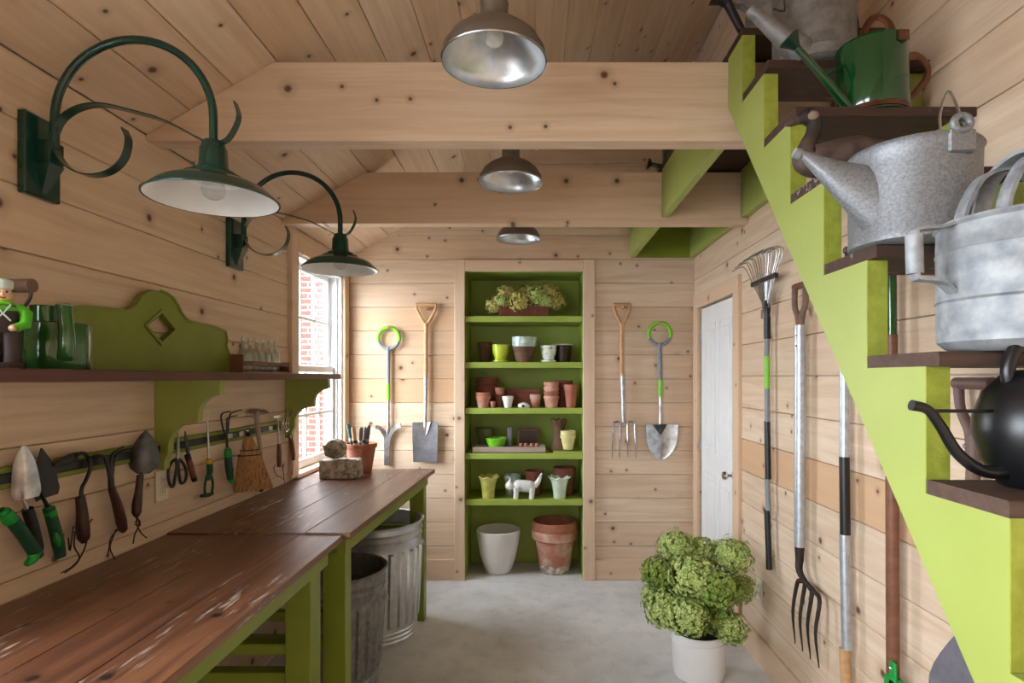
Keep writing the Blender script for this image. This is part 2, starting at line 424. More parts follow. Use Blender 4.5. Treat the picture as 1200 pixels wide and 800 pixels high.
# floor
fl = MB(); fl.box((XL-.12, YF-.1, -.12), (XR+.1, YB+.6, 0)); floor = tag(fl.build('floor', CONCRETE), 'grey poured concrete floor with worn patches', None, None, 'structure')
# wall_left
sl = [0] + [.976+.1807*k for k in range(-5, 8)] + [2.42]
wl = struct('wall_left', (XL, 0, 0), 'pale knotty pine board wall behind the bench')
m = MB(); x0, x1 = XL-.13, XL-T
hs = sorted(WINDOWS); ys = [YF] + [y for h in hs for y in h[:2]] + [YB+.1]
for k in range(0, len(ys), 2): m.box((x0, ys[k], 0), (x1, ys[k+1], 2.44))
for h in hs: m.box((x0, h[0], 0), (x1, h[1], h[2])); m.box((x0, h[0], h[3]), (x1, h[1], 2.44))
m.build('wall_core', MORTAR, wl)
board_wall(wl, sl, YF, YB, [(h[0], h[1], h[2], h[3]) for h in WINDOWS],
           lambda a, z: frame_mtx((XL-T, a, z), (0,1,0), (0,0,1)), {13: .1, 12: .0, 11: .15, 10: .05})
# wall_right
DOOR = (3.40, 4.165, 2.035)
sr = [0] + [.451+.181*k for k in range(-2, 20)]
wr = struct('wall_right', (XR, 0, 0), 'knotty pine board wall hung with long tools')
m = MB(); m.box((XR+T, YF, 0), (XR+.13, DOOR[0], 4.0)).box((XR+T, DOOR[1], 0), (XR+.13, YB+.1, 4.0)).box((XR+T, DOOR[0], DOOR[2]), (XR+.13, DOOR[1], 4.0)).box((XR+.1, DOOR[0], 0), (XR+.13, DOOR[1], DOOR[2]))
m.build('wall_core', MORTAR, wr)
board_wall(wr, sr, YF, YB, [(DOOR[0], DOOR[1], 0, DOOR[2])],
           lambda a, z: frame_mtx((XR+T, a, z), (0,-1,0), (0,0,1)), {6: .85, 5: .05, 7: .05, 4: 0, 3: 0, 2: 0, 1: 0, 8: .1, 9: .15})
# wall_back
NX0, NX1, NZ, ND = -.536, .355, 2.33, .40
sb = [0] + [.976+.1807*k for k in range(-5, 17)]
wb = struct('wall_back', (0, YB, 0), 'knotty pine board wall around the green built-in shelves')
m = MB(); m.box((XL-.1, YB+T, 0), (NX0-.012, YB+.12, 4.0)).box((NX1+.012, YB+T, 0), (XR+.1, YB+.12, 4.0)).box((NX0-.012, YB+T, NZ+.01), (NX1+.012, YB+.12, 4.0))
m.build('wall_core', MORTAR, wb)
board_wall(wb, sb, XL, XR, [(NX0, NX1, 0, NZ)], lambda a, z: frame_mtx((a, YB+T, z), (1,0,0), (0,0,1)),
           {8: (.85,.25), 9: (.65,.1), 10: (.5,.1), 11: (.6,.2), 7: (.1,.25), 6: (.05,.2), 5: 0, 4: 0, 3: 0}, lambda z: XL+max(0, (z-2.42)/SL))
# wall_front (behind the camera)
wf = struct('wall_front', (0, YF, 0), 'pine board wall behind the viewer')
MB().box((XL-.1, YF-.12, 0), (XR+.1, YF-T, 4.0)).build('wall_core', MORTAR, wf)
board_wall(wf, sb, XL, XR, [], lambda a, z: frame_mtx((a, YF-T, z), (-1,0,0), (0,0,1)), {}, lambda z: XL+max(0, (z-2.42)/SL))
# ceiling: sloping boards
ce = struct('ceiling', (0, 0, 2.42), 'sloping ceiling of knotty pine boards')
an = math.atan(SL); sdir = V((math.cos(an), 0, math.sin(an))); nin = V((math.sin(an), 0, -math.cos(an)))
bw = .159/math.cos(an); nb = int((XR-XL+.05)/.159)+1
for k in range(nb):
    c = V((XL, (YF+YB)/2, 2.42)) + sdir*(bw*(k+.5)) - nin*T
    L = YB-YF
    tn = [.25,.3,.1,.35,.2,.05,.3,.15,.3,.2,.1,.25,.3,.15,.2,.3,.2,.2][k % 18]
    plank(L, bw-GAP, T, frame_mtx(c, (0,1,0), sdir), PINE, ce, tn)
m = MB(); o0 = V((XL, YF-.12, 2.42))-nin*(T+.001)-sdir*.15; w_ = nb*bw+.2
m.prism([(0,0),(w_,0),(w_,YB-YF+.3),(0,YB-YF+.3)], o0, sdir, (0,1,0), -nin*.1); m.build('roof_deck', MORTAR, ce)
# ceiling beams
for n, (y0, y1, lab) in enumerate(((2.088, 2.165, 'deep knotty pine tie beam nearest the viewer under the sloping ceiling'), (3.208, 3.288, 'farther pine tie beam crossing above the window lamp'))):
    zb, zt = 2.397, 2.685
    out = [(XL+.001, zb), (XR-.002, zb), (XR-.002, zt), (XL+(zt-2.42)/SL+.004, zt), (XL+.001, 2.418)]
    bo = MB().prism(out, (0, 0, 0), (1,0,0), (0,1,0), (0, 0, y1-y0)).build('ceiling_beam', PINE); bo.matrix_basis = frame_mtx((0, y1, 0), (1,0,0), (0,0,1))
    tag(bo, lab, None, None, 'structure')['tone'] = (.12, .35)[n]
# baseboards
def bb(name, pieces, parent_loc, lab):
    s = struct(name, parent_loc, lab)
    for (L, mt) in pieces: plank(L, .155, .016, mt, PINE_TRIM, s, .3)
bb('baseboard_back', [(.613*-1-XL-.0+.0, frame_mtx(((XL-.613)/2, YB, .078), (1,0,0), (0,0,1))), (XR-.447, frame_mtx(((XR+.447)/2, YB, .078), (1,0,0), (0,0,1)))], (0, YB, 0), 'pine baseboard either side of the built-in shelves')
bb('baseboard_right', [(3.30-YF, frame_mtx((XR, (3.30+YF)/2, .078), (0,-1,0), (0,0,1)))], (XR, 0, 0), 'pine baseboard under the hung tools')
# windows
def make_window(name, h, lab):
    y0, y1, z0, z1 = h
    w = struct(name, (XL, (y0+y1)/2, z0), lab)
    cw = .095
    for (L, wd, c, xd, yd) in ((z1-z0+cw, cw, (XL, y0-cw/2, (z0+z1+cw)/2), (0,0,-1), (0,1,0)), (z1-z0+cw, cw, (XL, y1+cw/2, (z0+z1+cw)/2), (0,0,-1), (0,1,0)), (y1-y0, cw, (XL, (y0+y1)/2, z1+cw/2), (0,1,0), (0,0,1))):
        plank(L, wd, .022, frame_mtx(c, xd, yd), PINE_TRIM, w, .25, 'casing')
    MB().bbox((XL-.12, y0-.04, z0-.012), (XL+.03, y1+.04, z0+.012)).build('sill', PINE_TRIM, w)
    xo = XL-.13
    j = MB(); j.box((xo, y0, z0), (XL, y0+.016, z1)).box((xo, y1-.016, z0), (XL, y1, z1)).box((xo, y0, z1-.016), (XL, y1, z1)); j.build('jamb', WHITE, w)
    j = MB(); j.box((XL-.045, y0+.016, z0), (XL-.03, y0+.03, z1)).box((XL-.045, y1-.03, z0), (XL-.03, y1-.016, z1)); j.build('stop', WHITE, w)
    zm = 1.585
    a, b = y0+.017, y1-.017
    for (xs, s0, s1) in ((XL-.078, z0+.014, zm+.02), (XL-.112, zm-.02, z1-.017)):
        st = .045; t = .03
        s = MB(); s.bbox((xs, a, s0), (xs+t, a+st, s1)).bbox((xs, b-st, s0), (xs+t, b, s1)).bbox((xs, a+st, s0), (xs+t, b-st, s0+.05)).bbox((xs, a+st, s1-.04), (xs+t, b-st, s1))
        so = s.build('sash', WHITE, w)
        ga, gb, gc, gd = a+st, b-st, s0+.05, s1-.04
        ny, nz = 3, 2; mw = .02
        for k in range(1, ny):
            yy = ga+(gb-ga)*k/ny; MB().bbox((xs+.004, yy-mw/2, gc), (xs+t-.004, yy+mw/2, gd)).build('muntin', WHITE, so)
        for k in range(1, nz):
            zz = gc+(gd-gc)*k/nz; MB().bbox((xs+.005, ga, zz-mw/2), (xs+t-.005, gb, zz+mw/2)).build('muntin', WHITE, so)
        for i in range(ny):
            for q in range(nz):
                u0, u1 = ga+(gb-ga)*i/ny+mw*.3, ga+(gb-ga)*(i+1)/ny-mw*.3; v0, v1 = gc+(gd-gc)*q/nz+mw*.3, gc+(gd-gc)*(q+1)/nz-mw*.3
                MB().box((xs+.014, u0, v0), (xs+.017, u1, v1)).build('pane', GLASS, so)
make_window('window_1', WINDOWS[0], 'white sash window beside the back wall looking onto brickwork')
make_window('window_2', WINDOWS[1], 'unseen white sash window above the near end of the bench, widened for fill light')
make_window('fill_window', WINDOWS[2], 'unseen white sash window added behind the viewer for fill light')  # unseen window, added for general light
# outside: ground and brick building seen through the window
tag(MB().box((-14, -14, -.3), (XL-.2, 14, -.15)).build('ground', GREY), 'grey ground outside', None, None, 'structure')
bk = thing('brick_building', 'red brick building seen through the sash window', 'building', (-3.2, 7.5, -.15))
MB().box((-4.1, 7.487, -.15), (-2.0, 7.9, 4.3)).build('wall_core', MORTAR, bk)
bme = None
for r in range(58):
    z = -.10+.075*r
    if z < .35 or z > 3.4: continue
    for q in range(8):
        x = -3.75+.215*q+(.107 if r % 2 else 0)
        if bme is None:
            b0 = MB().bbox((-.1, -.022, -.032), (.1, .05, .032), .004).build('brick', BRICK, bk, True); b0.location = V((x, 7.5, z))-bk.location; bme = b0.data
        else:
            b1 = bpy.data.objects.new('brick', bme); col.objects.link(b1); b1.parent = bk; b1.location = V((x, 7.5, z))-bk.location
# door in the right wall
dr = struct('door_1', (XR, (DOOR[0]+DOOR[1])/2, 0), 'white panelled door in a pine frame')
y0, y1, zt = DOOR
MB().box((XR+.012, y0+.012, .008), (XR+.05, y1-.012, zt-.01)).build('door_slab', WHITE, dr)
for (a, b) in ((y0+.11, (y0+y1)/2-.045), ((y0+y1)/2+.045, y1-.11)):
    for (c, d) in ((.22, .86), (1.02, 1.90)):
        p = MB(); p.strip([V((XR+.011, a, c)), V((XR+.011, b, c)), V((XR+.011, b, d)), V((XR+.011, a, d))], .008, .022, (1,0,0), True)
        pp = p.build('panel_moulding', WHITE, dr)
        MB().bbox((XR+.004, a+.04, c+.04), (XR+.014, b-.04, d-.04), .004).build('door_panel', WHITE, dr)
kn = MB(); kn.lathe([(.026,0),(.026,.006),(.011,.012),(.010,.035),(.022,.042),(.028,.055),(.024,.068),(.008,.074)], 20, frame_mtx((XR+.012, y0+.075, .93), (0,0,1), (0,1,0)))
kn.build('door_knob', CHROME, dr)
for zz in (.25, 1.05, 1.80): MB().box((XR-.004, y1-.016, zz-.045), (XR+.014, y1+.004, zz+.045)).build('hinge', STEEL, dr)
cw = .095
for (L, wd, c, xd, yd) in ((zt, cw, (XR, y0-cw/2+.004, zt/2), (0,0,-1), (0,-1,0)), (zt, cw, (XR, y1+cw/2-.004, zt/2), (0,0,-1), (0,-1,0)), (y1-y0+2*cw-.01, cw, (XR, (y0+y1)/2, zt+cw/2), (0,-1,0), (0,0,1))):
    plank(L, wd, .022, frame_mtx(c, xd, yd), PINE_TRIM, dr, .45, 'casing')
# wall outlets
def outlet(c, out, lab):
    t = thing('wall_outlet', lab, 'outlet', c); s = 1 if out > 0 else -1; x0, x1 = sorted((0, .008*s))
    MB().bbox((x0, -.036, -.058), (x1, .036, .058), .003).build('cover_plate', OUTLET, t, True)
    for z in (-.022, .022):
        xa, xb = sorted((.007*s, .011*s)); r = MB().bbox((xa, -.017, z-.015), (xb, .017, z+.015), .002).build('receptacle', OUTLET, t, True)
        xa, xb = sorted((.0108*s, .0114*s))
        for y in (-.006, .006): MB().box((xa, y-.0012, z-.004), (xb, y+.0012, z+.006)).build('slot', BLACK, r, True)
outlet(onL(188.5, 569, 0), 1, 'ivory wall outlet low on the left wall beside the snips')
outlet(onR(891, 690, 0), -1, 'ivory wall outlet by the door under the leaf rake')

# ================================================================== built-in shelves
SH = [.604, .955, 1.298, 1.646, 1.995]; SHT = .045
bc = thing('built_in_shelves', 'lime green built-in shelves framed in pine in the back wall', 'shelves', ((NX0+NX1)/2, YB, 0))
MB().box((NX0-.01, YB+ND, 0), (NX1+.01, YB+ND+.015, NZ)).build('back_panel', NICHE, bc)
for (a, b) in ((NX0-.012, NX0), (NX1, NX1+.012)): MB().box((a, YB+.001, 0), (b, YB+ND, NZ)).build('side_panel', NICHE, bc)
MB().box((NX0, YB+.001, NZ-.002), (NX1, YB+ND, NZ+.010)).build('top_panel', NICHE, bc)
for z in SH: MB().bbox((NX0+.001, YB+.004, z-SHT), (NX1-.001, YB+ND-.001, z), .003).build('shelf', NICHE, bc)
for (L, c, xd, yd, w_) in ((NZ+.084, (NX0-.0385, YB, (NZ+.084)/2), (0,0,1), (-1,0,0), .077), (NZ+.084, (NX1+.045, YB, (NZ+.084)/2), (0,0,1), (-1,0,0), .09), (NX1-NX0, ((NX0+NX1)/2, YB, NZ+.042), (1,0,0), (0,0,1), .084)):
    plank(L, w_, .024, frame_mtx(c, xd, yd), PINE_TRIM, bc, .15, 'casing')

# ================================================================== staircase
RUN, RISE, SX = .1827, .2297, .705
def sy(k): return .847+RUN*(k-1)
def sz(k): return 1.32+RISE*(k-1)
st = thing('staircase', 'steep lime green open staircase with worn brown treads', 'staircase', (.95, 0, 0))
def stringer(xa, xb, mat):
    out = [(2.086, sz(7)-.001), (sy(7), sz(7)-.001)]
    for k in range(6, -5, -1): out += [(sy(k+1), sz(k)), (sy(k), sz(k))]
    out += [(sy(-4), 0), (.092, 0), (2.086, 1.039+1.263*(2.086-.915))]
    return MB().prism(out, (xa, 0, 0), (0,1,0), (0,0,1), (xb-xa, 0, 0)).build('stringer', mat, st)
stringer(SX, SX+.044, GREEN); stringer(XR-.047, XR-.003, GREEN)
for k in range(-4, 7):                                               # rough-sawn riser ends of the front stringer
    MB().box((SX+.0005, sy(k+1)-.0015, sz(k)+(.0265 if k > 0 else .0008)), (SX+.0435, sy(k+1)+.0005, sz(k+1)-.001)).build('sawn_end', ROUGHGREEN, st)
for k in range(-4, 7):
    nose = .0 if k < 2 else .035
    xs_ = SX if k > 0 else SX+.046
    plank(XR-.003-xs_-(0 if k > 0 else .046), sy(k+1)-.004-sy(k)+nose, .026, frame_mtx(((SX+XR-.003)/2, (sy(k)-nose+sy(k+1)-.004)/2, sz(k)), (1,0,0), (0,1,0)), TREADW, st, (.1 if k < 3 else .7), 'tread')
for k in range(14):                                                  # landing boards
    y = 1.94+.168*k
    plank(XR-.004-SX, .164, .026, frame_mtx(((SX+XR-.004)/2, y+.084, sz(7)), (1,0,0), (0,1,0)), TREADW, st, .8, 'landing_board')
for (a, b) in ((.709, .747), (1.155, 1.193)):
    for (c, d) in ((2.168, 3.206), (3.291, 4.284)): MB().bbox((a, c, 2.43), (b, d, sz(7)-.001), .002).build('landing_joist', GREEN, st)
MB().box((.748, 4.262, 2.43), (1.154, 4.286, sz(7)-.001)).build('end_board', GREENDK, st)

# ================================================================== benches
HB = .924
def bench(name, lab, y0, y1, xf0, xf1, h, legs, np):
    t = thing(name, lab, 'workbench', ((XL+xf0)/2, (y0+y1)/2, 0))
    for k in range(np):
        def ex(y, q): xf = xf0+(xf1-xf0)*(y-y0)/(y1-y0); return (XL+.004)+(xf-XL-.004)*q
        q0, q1 = k/np, (k+1)/np; g = .0012
        c = V(((ex(y0,q0)+ex(y0,q1))/2, (y0+y1)/2, h-.024)); m = frame_mtx(c, (0,1,0), (-1,0,0))
        mb = MB(); cs = [(ex(y0,q0)+g, y0), (ex(y0,q1)-g, y0), (ex(y1,q1)-g, y1), (ex(y1,q0)+g, y1)]
        ctr = V((sum(x for x, _ in cs)/4, sum(y for _, y in cs)/4, 0)); n = 4
        vs = [(x, y, h-.024) for x, y in cs]+[(x, y, h-.0014) for x, y in cs]+[(x+(.0014 if x < ctr.x else -.0014), y+(.0014 if y < ctr.y else -.0014), h) for x, y in cs]
        fs = [(3,2,1,0), (8,9,10,11)] + [(i, (i+1)%4, (i+1)%4+4, i+4) for i in range(4)] + [(i+4, (i+1)%4+4, (i+1)%4+8, i+8) for i in range(4)]
        im = m.inverted(); mb.add([im @ V(v) for v in vs], fs)
        o = mb.build('top_board', BENCH, None); o.parent = t; o.matrix_basis = t.matrix_basis.inverted() @ m; o['tone'] = [0.1,.5,.3,.8,.4][k % 5]
    ins = .03
    def fx(y): return xf0+(xf1-xf0)*(y-y0)/(y1-y0)-ins
    a, b = y0+.03, y1-.08
    MB().prism([(fx(a)-.035, a), (fx(a), a), (fx(b), b), (fx(b)-.035, b)], (0,0,h-.088), (1,0,0), (0,1,0), (0,0,.063)).build('apron', GREENDK, t)
    for (la, lb) in legs:
        xx = fx((la+lb)/2)-.006
        MB().bbox((xx-.09, la, 0), (xx, lb, h-.089)).build('leg', GREENDK, t)
        MB().bbox((XL+.01, la, 0), (XL+.09, lb, h-.089)).build('leg', GREENDK, t)
        MB().bbox((XL+.09, la+.02, .56), (xx-.09, lb-.02, .60)).build('cross_rail', GREENDK, t)
        MB().bbox((XL+.09, la+.02, .46), (xx-.09, lb-.02, .50)).build('cross_rail', GREENDK, t)
        MB().bbox((XL+.01, la, h-.088), (xx, lb, h-.026)).build('bearer', GREENDK, t)
    return t
bench('workbench', 'worn brown plank workbench on lime green legs nearest the viewer', .05, 2.192, -.741, -.741, HB, ((.3,.39), (1.965,2.055)), 4)
bench('workbench', 'second brown plank workbench with two steel bins under it', 2.198, 3.74, -.716, -.662, HB+.006, ((2.24,2.31), (3.57,3.65)), 4)
# ================================================================== pendants
PX = -.12
def pendant(Y, zr, lab):
    t = thing('pendant_lamp', lab, 'lamp', (PX, Y, zr), 0, 'spun metal pendants in a row')
    prof = [(.150,0),(.151,.004),(.147,.030),(.142,.036),(.128,.060),(.100,.084),(.062,.104),(.044,.112)]
    MB().lathe(prof, 40, None, False, False).build('shade', GALVREFL, t, True)
    MB().lathe([(r-.002, z+.0005) for r, z in prof], 40, None, False, True).build('shade_lining', CANZINC, t, True)
    MB().lathe([(.152,.000),(.1535,.003),(.152,.006),(.149,.003),(.152,0)], 40, None, False, False).build('rim_bead', STEEL, t, True)
    MB().lathe([(.044,.108),(.046,.116),(.041,.122),(.040,.165),(.042,.168),(.040,.172),(.039,.196),(.030,.206),(.012,.212)], 28).build('neck', GALVREFL, t, True)
    MB().tube([(0,0,.205), (0,0,ceil_z(PX)-zr-.002)], .009, 10).build('stem', GALVREFL, t, True)
    MB().lathe([(.05,ceil_z(PX)-zr+.03),(.05,ceil_z(PX)-zr-.045),(.02,ceil_z(PX)-zr-.06)], 20).build('canopy', GALVREFL, t, True)
    MB().lathe([(.012,.125),(.014,.108),(.024,.092),(.028,.074),(.023,.056),(.011,.047),(.002,.045)], 20).build('bulb', BULBW, t, True)
BULBW = pm('frosted_bulb', S(232,230,224), .25)
pendant(1.64, 2.436, 'spun metal pendant hanging in front of the nearest beam')
pendant(2.70, 2.452, 'spun metal pendant hanging between the two beams')
pendant(3.92, 2.478, 'smallest looking spun metal pendant in front of the built-in shelves')
# ================================================================== gooseneck wall lamps
def gooseneck(Y, lab):
    t = thing('gooseneck_lamp', lab, 'lamp', (XL, Y, 2.155), 0, 'dark green gooseneck wall lamps')
    MB().bbox((0,-.06,-.115), (.024,.06,.115), .004).build('wall_plate', DKGREEN, t, True)
    br = MB(); br.bbox((.022,-.026,-.02), (.062,.026,.045), .003)
    br.add([(.023,-.026,-.02),(.062,-.026,-.02),(.062,.026,-.02),(.023,.026,-.02),(.0235,-.008,-.10),(.026,-.008,-.10),(.026,.008,-.10),(.0235,.008,-.10)],
           [(0,3,2,1),(4,5,6,7),(0,1,5,4),(1,2,6,5),(2,3,7,6),(3,0,4,7)]); br.build('bracket', DKGREEN, t, True)
    pts = [V((.055,0,.03)), V((.055,0,.10))]+arc((.282,0,.112), .227, 180, 0, 28)+[V((.509,0,.04))]
    MB().tube(pts, .0115, 14).build('arm', DKGREEN, t, True)
    def q(px, py): return V(((px-CX)/409.2-XL, 0, E-(py-CY)/409.2-2.155))
    sp = smooth_pts([q(*p) for p in ((147,152),(152,166),(146,188),(128,203),(104,206),(81,196),(68,178),(66,158),(76,139),(96,127),(122,124),(155,131),(195,143),(240,166))], 6)
    MB().strip(sp, .028, .004, (0,1,0)).build('scroll', DKGREEN, t, True)
    sp = smooth_pts([q(*p) for p in ((256,170),(268,164),(277,150),(281,136),(277,121))], 6)
    MB().strip(sp, .022, .004, (0,1,0)).build('scroll_tip', DKGREEN, t, True)
    L = Matrix.Translation((.509, 0, 2.035-2.155))
    neck = [(.016,.170),(.026,.168),(.030,.160),(.032,.150),(.036,.145),(.038,.100),(.042,.088)]
    MB().lathe(neck, 28, L, False, False).build('neck', DKGREEN, t, True)
    sh = [(.042,.088),(.058,.080),(.060,.072),(.082,.066),(.086,.058),(.108,.052),(.140,.036),(.164,.014),(.173,.002)]
    so = MB().lathe(sh, 48, L, False, False).build('shade', DKGREEN, t, True, 14)
    MB().lathe([(r-.0025, z-.0015) for r, z in sh], 48, L, True, False).build('lining', ENAMEL, t, True)
    MB().lathe([(.175,0),(.1765,.003),(.173,.005),(.170,.002),(.175,0)], 48, L, False, False).build('rim_bead', DKGREEN, t, True)
    MB().lathe([(.013,.085),(.016,.070),(.028,.050),(.032,.030),(.027,.012),(.012,.003),(.002,.001)], 20, L).build('bulb', BULB, t, True)
gooseneck(1.626, 'dark green gooseneck wall lamp with scroll bracket nearest the viewer')
gooseneck(2.68, 'dark green gooseneck wall lamp with scroll bracket next to the window')

# ================================================================== shelf on the left wall
ZS = 1.55
t = thing('wall_shelf', 'long dark brown shelf on lime green scrolled brackets over the bench', 'shelf', (XL, 2.2, ZS))
plank(3.345-1.16, .285, .03, frame_mtx((XL+.1425, (3.345+1.16)/2, ZS-.03), (0,1,0), (-1,0,0)), SHELFW, t, .2, 'shelf_board')
def bracket_outline():
    D, H = .245, .33
    pts = [(0,0),(D,0),(D,-.05)]
    pts += [(D-.01-.075+.075*math.cos(math.radians(a)), -.125+.075*math.sin(math.radians(a))) for a in range(75, -1, -15)][:0]
    # two concave scoops separated by a small step
    pts += [(D-.075+.062*math.sin(math.radians(a)), -.125+.062*math.cos(math.radians(a))+.012) for a in range(60, -31, -15)]
    pts += [(D-.105,-.075-.055),(D-.105,-.148)]
    pts += [(.045+.075*math.sin(math.radians(a)), -.235+.085*math.cos(math.radians(a))) for a in range(50, -31, -16)][::1]
    return pts
def bracket(Y):
    D = .245; o = [(0,0),(D,0),(D,-.052)]
    o += [(D-.085*math.sin(math.radians(a)), -.137+.085*math.cos(math.radians(a))) for a in range(6, 86, 10)]   # upper scoop
    o += [(D-.085,-.155),(D-.10,-.155)]
    o += [(.145-.095*math.sin(math.radians(a)), -.25+.095*math.cos(math.radians(a))) for a in range(2, 90, 10)]  # lower scoop
    o += [(.05,-.27),(.036,-.30),(.034,-.335),(0,-.335)]
    MB().prism(o, (XL+.001, Y-.018, ZS-.0305), (1,0,0), (0,0,1), (0,.036,0)).build('bracket', GREEN, t)
    e = [V((XL+.001+a, Y-.020, ZS-.0305+b)) for a, b in o[2:-1]]
    MB().strip(e, .004, .010, (0,1,0)).build('bracket_bead', GREEN, t)
bracket(2.15); bracket(3.262)
# ornate green back board leaning on the shelf
YC = 2.115
half = [(0,.300),(.035,.297),(.07,.285),(.10,.262),(.125,.232),(.15,.214),(.18,.205),(.36,.198),(.44,.186),(.455,.15),(.448,.12),(.462,.10),(.485,.06),(.485,0)]
o = [(YC+a, b) for a, b in half]+[(YC-a, b) for a, b in reversed(half) if a > 0]
n = len(o); dia = [(YC, .225), (YC+.085, .165), (YC, .105), (YC-.085, .165)]
m = MB(); xa, xb = XL+.012, XL+.036
me = bpy.data.meshes.new('x'); bm = bmesh.new()
def ring(pts): return [bm.verts.new((0, a, ZS+b+.001)) for a, b in pts]
r1 = ring(o); r2 = ring(dia); es = []
for r in (r1, r2):
    for k in range(len(r)): es.append(bm.edges.new((r[k], r[(k+1) % len(r)])))
bmesh.ops.triangle_fill(bm, use_beauty=True, edges=es)
bm.verts.index_update(); N = len(bm.verts); co = [v.co.copy() for v in bm.verts]; tri = [tuple(v.index for v in f.verts) for f in bm.faces]; bm.free()
m.add([(xa, c.y, c.z) for c in co]+[(xb, c.y, c.z) for c in co], tri+[tuple(i+N for i in reversed(f)) for f in tri] +
      [(k, (k+1)%n, (k+1)%n+N, k+N) for k in range(n)]+[(n+k, n+(k+1)%4, n+(k+1)%4+N, n+k+N) for k in range(4)])
cb = thing('carved_board', 'ornate green carved board with diamond cutout standing on the long shelf', 'board', ((xa+xb)/2, YC, ZS))
m.build('panel', GREENDK, cb)
MB().strip([V((xb+.001, a, ZS+b)) for a, b in o[:-1]], .006, .010, (1,0,0)).build('edge_moulding', GREENDK, cb)
MB().strip([V((xb+.002, a, ZS+b)) for a, b in dia], .008, .014, (1,0,0), True).build('cutout_moulding', GREENDK, cb)
# bottle rack
y0, y1 = 2.60, 3.07; xr0, xr1 = XL+.03, XL+.095
t = thing('bottle_rack', 'small brown wooden bottle rack at the far end of the long shelf', 'rack', ((xr0+xr1)/2, (y0+y1)/2, ZS))
MB().bbox((xr0, y0, ZS+.001), (xr1, y1, ZS+.012), .002).build('rack_base', REDHANDLE, t)
for (a, b, h) in ((y0-.012, y0, .085), (y1, y1+.012, .06)): MB().bbox((xr0-.002, a, ZS+.001), (xr1+.002, b, ZS+h), .002).build('end_panel', REDHANDLE, t)
MB().bbox((xr1-.004, y0, ZS+.036), (xr1+.002, y1, ZS+.056), .001).build('front_rail', REDHANDLE, t)
MB().bbox((xr0-.002, y0, ZS+.036), (xr0+.004, y1, ZS+.056), .001).build('back_rail', REDHANDLE, t)
for k in range(6):
    y = 2.655+.066*k
    t = thing('glass_bottle', 'clear glass bottle in the rack, '+('nearest the carved board','second from the carved board','third from the carved board','third from the window','second from the window','nearest the window')[k], 'bottle', ((xr0+xr1)/2, y, ZS+.0125), 0, 'clear bottles in the rack')
    MB().lathe([(.020,0),(.022,.004),(.022,.085),(.018,.098),(.009,.110),(.008,.132),(.0095,.134),(.0095,.14),(.0075,.14),(.006,.11),(.016,.096),(.0195,.084),(.0195,.006),(.002,.004)], 20, None, True, True).build('bottle_body', BOTTLEGLASS, t, True)
    MB().lathe([(.0065,.138),(.0072,.146),(.0065,.156),(.002,.158)], 14).build('stopper', FIGWHITE, t, True)
# dark green can, spout toward the viewer
c = V((-1.262, 1.50, ZS))
t = thing('watering_can', 'glossy bottle green can with short spout on the long shelf', 'watering can', c, math.radians(-36))
MB().lathe([(.070,0),(.072,.004),(.072,.118),(.070,.121),(.066,.123),(.004,.126)], 36).build('body', CANOLIVE, t, True)
MB().lathe([(.034,.122),(.034,.164),(.036,.166),(.033,.167),(.030,.160),(.030,.126)], 28, Matrix.Translation((-.012,-.020,0)), False, True).build('filler_neck', CANOLIVE, t, True)
MB().tube([(.064,.0,.03),(.082,.0,.06),(.078,.0,.10),(.060,.0,.165)], [.019,.018,.017,.0165], 16).build('spout', CANOLIVE, t, True)
MB().tube(arc((.060,0,.166), .0165, 0, 360, 20, (1,0,0), (0,1,0))[:-1], .0025, 8, True).build('spout_rim', STEEL, t, True)
MB().lathe([(.010,0),(.0105,.004)], 14, Matrix.Translation((.060,0,.1625))).build('spout_mouth', BLACK, t, True)
MB().bbox((-.003,.0715,.002), (.003,.075,.118), .001).build('side_seam', STEEL, t, True)
# figurine
c = V((-1.258, 1.338, ZS))
t = thing('gardener_figurine', 'painted gardener figurine in green shirt and brown overalls on the shelf', 'figurine', c, math.radians(-40))
fb = MB(); fb.lathe([(.046,0),(.046,.01),(.042,.015)], 24)
for s in (-1, 1): fb.tube([(0,.017*s,.005),(.002,.018*s,.05),(0,.014*s,.10)], [.020,.019,.022], 14)
fb.lathe([(.030,.085),(.034,.10),(.033,.125),(.028,.150)], 22, None, True, True, None, (.8,1.05)); fb.build('overalls', FIGBROWN, t, True)
sh = MB()
for s in (-1, 1): sh.tube([(0,.028*s,.148),(.006,.044*s,.132),(.022,.040*s,.105),(.032,.022*s,.096)], [.012,.0135,.012,.010], 12)
sh.lathe([(.0285,.128),(.031,.14),(.026,.152),(.012,.160)], 22, None, True, True, None, (.82,1.05)); sh.build('shirt', FIGGREEN, t, True)
for s in (-1, 1):
    MB().ball((.036,.016*s,.095), (.010,.008,.008), 12, 8).build('hand', SKIN, t, True)
    MB().strip([V((.026,.014*s,.150)), V((.029,0,.128)), V((.028,-.014*s,.112))], .004, .003, (1,0,0)).build('strap', FIGWHITE, t, True)
hd = MB(); hd.ball((.002,0,.176), (.0205,.0195,.022), 18, 12); hd.ball((.023,0,.174), (.004,.004,.005), 8, 6)
for s in (-1, 1): hd.ball((0,.020*s,.175), (.004,.003,.006), 8, 6)
h = hd.build('head', SKIN, t, True)
for s in (-1, 1): MB().ball((.0205,.008*s,.180), .0026, 8, 6).build('eye', BLACK, h, True)
MB().tube([(.0205,-.006,.167),(.0225,0,.165),(.0205,.006,.167)], .0016, 6).build('mouth', pm('painted_lip', S(190,60,50), .5), h, True)
MB().ball((-.004,0,.181), (.0205,.0205,.018), 16, 10).build('hair', BLACK, t, True)
